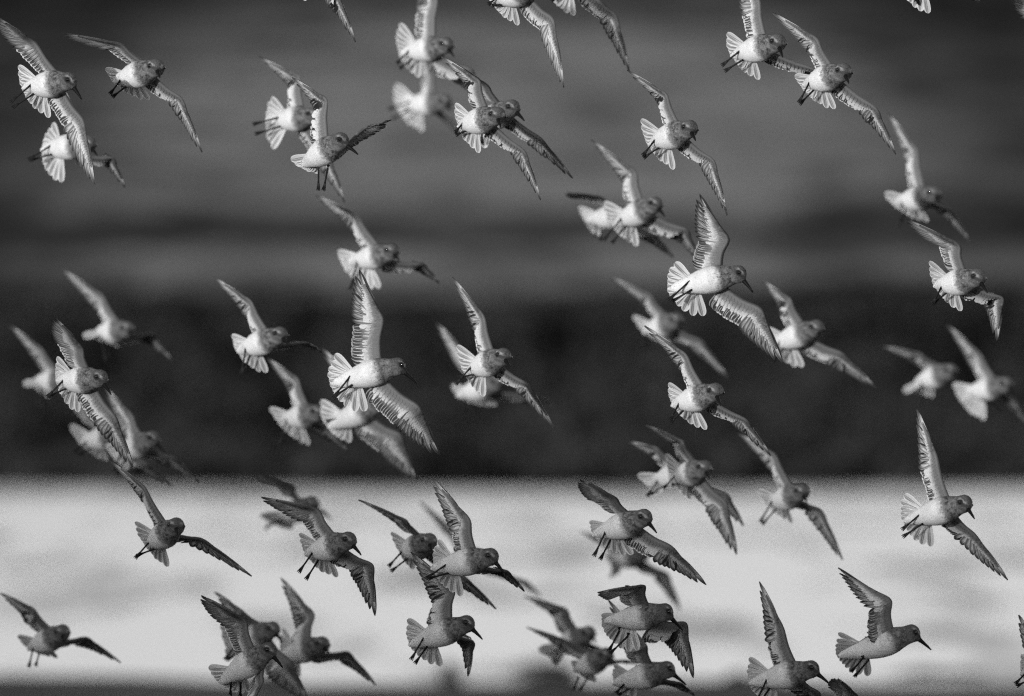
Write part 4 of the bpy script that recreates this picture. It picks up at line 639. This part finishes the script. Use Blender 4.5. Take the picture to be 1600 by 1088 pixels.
def make_body(rec, root):
    O = rec['O']; V = np.array(rec['V'])-O; H = np.array(rec['H'])-O; b = np.array(rec['b']); v = np.array(rec['v'])
    av = H-V; a = nz(av); d = -v
    hup = perp(np.array([0, 0, 1.])*.8 + d*.2, b); hl = np.cross(b, hup)
    # s, centre, lateral radius, dorsoventral radius, up mix (0 body frame, 1 head frame)
    st = [(-.34, V-.034*a+d*.006, .004, .003), (-.26, V-.026*a+d*.006, .0085, .0055), (-.10, V-.010*a+d*.004, .0135, .0105), (.08, V+.08*av+d*.001, .0180, .0165),
          (.28, V+.28*av, .0232, .0220), (.48, V+.48*av-d*.001, .0256, .0245), (.66, V+.66*av-d*.001, .0246, .0232), (.80, V+.80*av, .0208, .0200),
          (.90, V+.905*av, .0176, .0178), (1.0, H, .0164, .0168)]
    RH = .0166
    for ph in (18, 36, 52, 66, 78, 86, 89.5):
        q = math.radians(ph); st.append((1+.30*math.sin(q), H+a*RH*math.sin(q), RH*math.cos(q), RH*math.cos(q)*1.01))
    n, m = 62, 40
    S = catmull([[s[0]] for s in st], n)[:, 0]; C = catmull([s[1] for s in st], n); R = catmull([[s[2], s[3]] for s in st], n); R = np.maximum(R, .0004)
    P, sA, vA, hA = [], [], [], []
    for i in range(n):
        up = perp(d, a); la = np.cross(a, up)
        for k in range(m):
            an = 2*math.pi*k/m; x, y = math.cos(an), math.sin(an)
            p = C[i]+la*x*R[i, 0]+up*y*R[i, 1]
            e = p-H; L = np.linalg.norm(e)
            if L < .034:
                u = e/max(L, 1e-6); w8 = min(1, max(0, (.034-L)/.014)); w8 = w8*w8*(3-2*w8)
                cb_ = np.dot(u, b)
                p = p + w8*u*(.0042*math.exp(-(1-cb_)/.035) + .0012*math.exp(-(1-cb_)/.20)) + w8*hup*.0012*max(0, np.dot(u, hup))
            P.append(p); sA.append(S[i]); vA.append(-y)
            q = (p-H)/.0168; hA.append((np.dot(q, b), np.dot(q, hl), np.dot(q, hup)))
    F = [(i*m+k, i*m+(k+1) % m, (i+1)*m+(k+1) % m, (i+1)*m+k) for i in range(n-1) for k in range(m)]
    F.append(tuple(range(m))[::-1]); F.append(tuple(range((n-1)*m, n*m)))
    P = np.array(P)
    bo = link('body', mesh('body', P, F, True, s=sA, ven=vA, head=np.array(hA)), root, M_PLUM)
    # small contour feathers lying over the body
    cnt = 1500 if rec['off'] < 1.0 else 500
    idx = rng.integers(m, (n-4)*m, cnt); G_ = P.reshape(n, m, 3)
    FV, FF, fs, fv, fh = [], [], [], [], []
    sA, vA, hA = np.array(sA), np.array(vA), np.array(hA)
    for q in idx:
        i, k = divmod(int(q), m); p = P[q]; t = -nz(G_[min(i+1, n-1), k]-G_[max(i-1, 0), k]); nn = nz(p-C[i]); w = np.cross(nn, t)
        L = rng.uniform(.0035, .006)*(1.0 if S[i] < .8 else .6); wd = L*.34; lift = rng.uniform(.03, .20)
        t2 = nz(t+w*rng.normal()*.18)
        p0 = p-nn*.0002; b0 = len(FV)
        FV += [p0, p0+t2*L*.55+w*wd+nn*L*lift*.6, p0+t2*L+nn*L*lift, p0+t2*L*.55-w*wd+nn*L*lift*.6]
        FF.append((b0, b0+1, b0+2, b0+3)); fs += [sA[q]]*4; fv += [vA[q]]*4; fh += [hA[q]]*4
    pl = link('plumage', mesh('plumage', FV, FF, False, s=fs, ven=fv, head=np.array(fh)), root, M_PLUM); pl['kind'] = 'stuff'
    # bill and eyes
    b0 = H+.0172*b-hup*.0006; bd = nz(b-hup*.10)
    pts = [b0+bd*x-hup*y for x, y in ((0, 0), (.005, .0001), (.013, .0004), (.023, .0011), (.031, .0022))]
    V1, F1 = tube(pts, [.0050, .0041, .0031, .0023, .0011], 8)
    link('bill', mesh('bill', V1, F1), root, M_BILL)
    for sd in (1, -1):
        c = H+b*.0058+hl*sd*.0140+hup*.0042; VV, FF = [], []
        for i in range(7):
            th = math.pi*i/6
            for j in range(10):
                an = 2*math.pi*j/10; VV.append(c+.0032*(hl*math.cos(th)*sd+math.sin(th)*(b*math.cos(an)+hup*math.sin(an))))
        FF = [(i*10+j, i*10+(j+1) % 10, (i+1)*10+(j+1) % 10, (i+1)*10+j) for i in range(6) for j in range(10)]
        link('eye', mesh('eye', VV, FF), root, M_EYE)
    return a, d

def make_wing(rec, root, w, sd, a, d, rv):
    O = rec['O']; S, Wr, T = (np.array(x)-O for x in w[:3]); c1, c2 = np.array(w[3]), np.array(w[4])
    s1, s2 = nz(Wr-S), nz(T-Wr); LA, LH = np.linalg.norm(Wr-S), np.linalg.norm(T-Wr)
    split = rec['off'] < 1.95
    def nrm(s, c): return nz(np.cross(s, c))*sd      # dorsal side
    n1, n2 = nrm(s1, c1), nrm(s2, c2)
    if np.dot(n1, d) < 0 and np.dot(nrm(s1, c1), d) < -.2: pass
    # leading line: shoulder, elbow dip, wrist bulge, hand
    cb = nz(c1+c2)
    lead = catmull([S-s1*.004, S+.5*(Wr-S)+c1*.002, Wr-cb*.004, Wr+s2*LH*.28-c2*.0035, Wr+s2*LH*.52-c2*.0015, Wr+s2*LH*.74+c2*.0006], 30)
    nU = len(lead)
    def frame(f):       # f: 0..1 along the leading line -> chord dir, normal
        k = min(1, max(0, (f-.22)/.38)); k = k*k*(3-2*k)
        c = nz(c1*(1-k)+c2*k); n_ = nz(n1*(1-k)+n2*k); return c, n_
    P, wu, wv, up, F = [], [], [], [], []; m = 12
    for i, L in enumerate(lead):
        f = i/(nU-1); c, n_ = frame(f)
        k = max(0, (f-.36)/.64)
        cl = (.036+.004*max(0, 1-f/.3))*(1-k)**1.15 + .0035
        th = .0062*(1-f)**1.2 + .0011
        for j in range(m):
            if j < 7: v = j/6; y = -th*.55*math.sin(math.pi*min(1, v**.6))*(1-v*.55); q = 0
            else: v = (m-j)/6*.98+.01; y = th*.6*math.sin(math.pi*min(1, v**.55))*(1-v*.5)+.0006; q = 1
            P.append(L+c*cl*v*1.0+n_*y); wu.append(f); wv.append(v); up.append(q)
    for i in range(nU-1):
        for j in range(m): F.append((i*m+j, i*m+(j+1) % m, (i+1)*m+(j+1) % m, (i+1)*m+j))
    F.append(tuple(range(m))); F.append(tuple(range((nU-1)*m, nU*m))[::-1])
    wing = link('wing', mesh('wing', P, F, True, wu=wu, wv=wv, up=up), root, M_WING)
    # rows of underwing and upperwing coverts
    FV, FF, au, avv, aup = [], [], [], [], []
    rows = ((.84, .014, 26, 1.0, -1), (.62, .011, 28, .74, -1), (.42, .009, 30, .50, -1), (.24, .007, 30, .30, -1), (.80, .013, 22, .5, 1), (.5, .011, 22, .3, 1))
    for (pos, ln, cnt, tone, side) in rows:
        for q in range(cnt):
            f = min(.97, (q+.5+rv.uniform(-.2, .2))/cnt); i = min(nU-2, int(f*(nU-1))); L = lead[i]; c, n_ = frame(f); sp = nz(lead[i+1]-lead[i])
            k = max(0, (f-.36)/.64); cl = (.036+.004*max(0, 1-f/.3))*(1-k)**1.15+.0035; th = .0062*(1-f)**1.2+.0011
            tilt = .15+.8*k; t = nz(c+sp*tilt); sz = ln*(1-.55*k)*rv.uniform(.85, 1.15); wd = sz*.32
            yy = (-th*.55*math.sin(math.pi*pos**.6)*(1-pos*.55)-.0004) if side < 0 else (th*.6*math.sin(math.pi*pos**.55)*(1-pos*.5)+.0010)
            p0 = L+c*cl*pos+n_*yy; e = sp*wd; lf = n_*side*sz*.03; b0 = len(FV)
            FV += [p0-t*.002, p0+t*sz*.35+e, p0+t*sz*.8+e*.85+lf, p0+t*sz+lf, p0+t*sz*.8-e*.85+lf, p0+t*sz*.35-e]
            FF.append(tuple(range(b0, b0+6))); au += [f]*6; avv += [tone, tone, min(1, tone+.1), min(1, tone+.15), min(1, tone+.1), tone]; aup += [0 if side < 0 else 1]*6
    cv = link('coverts', mesh('coverts', FV, FF, False, wu=au, wv=avv, up=aup), wing, M_WING); cv['kind'] = 'stuff'
    J = Joined()
    def put(kind, rootp, tip, trail, n_, width, tilt):
        X = tip-rootp; x = nz(X); y = perp(trail, x); z = nz(np.cross(x, y)); 
        if np.dot(z, n_) < 0: z = -z
        # inner vane sinks towards the belly side, outer vane towards the back: shingled
        y2 = nz(y*math.cos(tilt)-z*math.sin(tilt)); z2 = nz(z*math.cos(tilt)+y*math.sin(tilt))
        M = basis(rootp, X, y2*width, z2*np.linalg.norm(X)*.9)
        if split:
            o = link('flight_feather', FM[kind], wing); o.matrix_local = M
        else: J.add(kind, M)
    # secondaries and tertials
    NS = 14
    cw, nw = nz(c1+c2), nz(n1+n2)
    for q in range(NS):
        f = (q+.3)/NS
        c = nz(c1*(1-f*f)+cw*f*f); n_ = nz(n1*(1-f*f)+nw*f*f)
        r0 = S+s1*f*LA+c*.012+n_*.0022
        ln = .0465-.002*f + rv.uniform(-.0018, .0018)
        kind = 'tertial' if q < 3 else 'secondary'
        if q < 3: ln -= .004*(1-q/2)
        tip = r0+nz(c+s1*(-.16+.16*f+rv.normal()*.03))*ln + n_*(-.0015+rv.uniform(-.0006, .0006))
        put(kind, r0, tip, -s1, n_, .0155 if q > 2 else .019, .15+rv.normal()*.04)
    # primaries
    for q in range(10):
        f = q/9; g_ = .085+.915*f**.88
        h = min(1, f/.6); cc = nz(c2*h+cw*(1-h)); nn_ = nz(n2*h+nw*(1-h))
        r0 = Wr+s2*(.002+.030*f)+cw*(.010*(1-f)**.8+.0005) + nn_*.0020
        h = min(1, f/.6); cc = nz(c2*h+cw*(1-h)); nn_ = nz(n2*h+nw*(1-h))
        tip = Wr+s2*LH*g_+cc*.0565*(1-f)**.66*(1-.10*f) + nn_*(.004*f-.0012*(1-f)) + nn_*rv.uniform(-.0010, .0010) + s2*rv.uniform(-.001, .001)
        tr = nz(cc*f+(-s2)*(1-f)*.9)
        put('primary', r0, tip, tr, nn_, .0215-.0070*f, .15)
    if not split: J.build(wing, 'flight_feathers')
    return wing

def make_bird(rec, k):
    V, H = np.array(rec['V']), np.array(rec['H']); O = V*.5+H*.5; rec['O'] = O
    rv = np.random.default_rng(100+k)
    root = link('shorebird', None); root.location = O; root.empty_display_size = .05
    root['label'] = rec['label']; root['category'] = 'bird'; root['group'] = 'shorebirds flying together in the flock'
    a, d = make_body(rec, root)
    for w, sd in zip(rec['wings'], (-1, 1)): make_wing(rec, root, w, sd, a, d, rv)
    # tail fan of twelve feathers
    R, t0, t1 = (np.array(x) for x in rec['tail']); R = R-O
    lat = np.cross(a, d); J = Joined(); split = rec['off'] < 1.95
    for q in range(12):
        f = q/11; wgt = 4*f*(1-f)
        ln = (np.linalg.norm(t0)*(1-f)+np.linalg.norm(t1)*f)*(1-wgt)+.060*wgt
        x = nz(nz(t0)*(1-f)+nz(t1)*f+wgt*.62*nz(-a*.9))
        # fan normal: dorsal
        y = perp(lat*(1 if f > .5 else -1) , x)
        n_ = nz(d - x*np.dot(d, x)); y = np.cross(n_, x); y = y*(1 if f < .5 else -1)
        tl = .14
        y2 = nz(y*math.cos(tl)+n_*math.sin(tl)); z2 = nz(n_*math.cos(tl)-y*math.sin(tl))
        r0 = R + n_*(.0016*(1-abs(2*f-1))) + x*.004
        M = basis(r0, x*ln*rv.uniform(.96, 1.03), y2*.0158, z2*ln)
        if split: o = link('tail_feather', FM['tail'], root); o.matrix_local = M
        else: J.add('tail', M)
    if not split: J.build(root, 'tail')
    # legs trailing under the tail
    for p0, p1 in rec['legs']:
        p0, p1 = np.array(p0)-O, np.array(p1)-O; ax = p1-p0; L = np.linalg.norm(ax); x = ax/L; up = perp(d, x)
        k0 = p0-a*.004; knee = p0+x*L*.12-d*.001*0
        V1, F1 = tube([k0+d*.004, knee, p0+x*L*.40, p0+x*L*.66, p0+x*L*.70], [.0032, .0021, .0017, .0017, .0022], 7)
        lg = link('leg', mesh('leg', V1, F1), root, M_LEG)
        h = p0+x*L*.69; side = np.cross(x, up); parts = []
        for ang in (-.20, .0, .20):
            td = nz(x+side*ang+up*.05); parts.append(tube([h, h+td*L*.17, h+td*L*.29-up*.001, h+td*L*.33-up*.002], [.0018, .0015, .0012, .0005], 6))
        V2, F2 = merge(parts); link('foot', mesh('foot', V2, F2), lg, M_LEG)
    return root
for k, rec in enumerate(FLOCK): make_bird(rec, k)
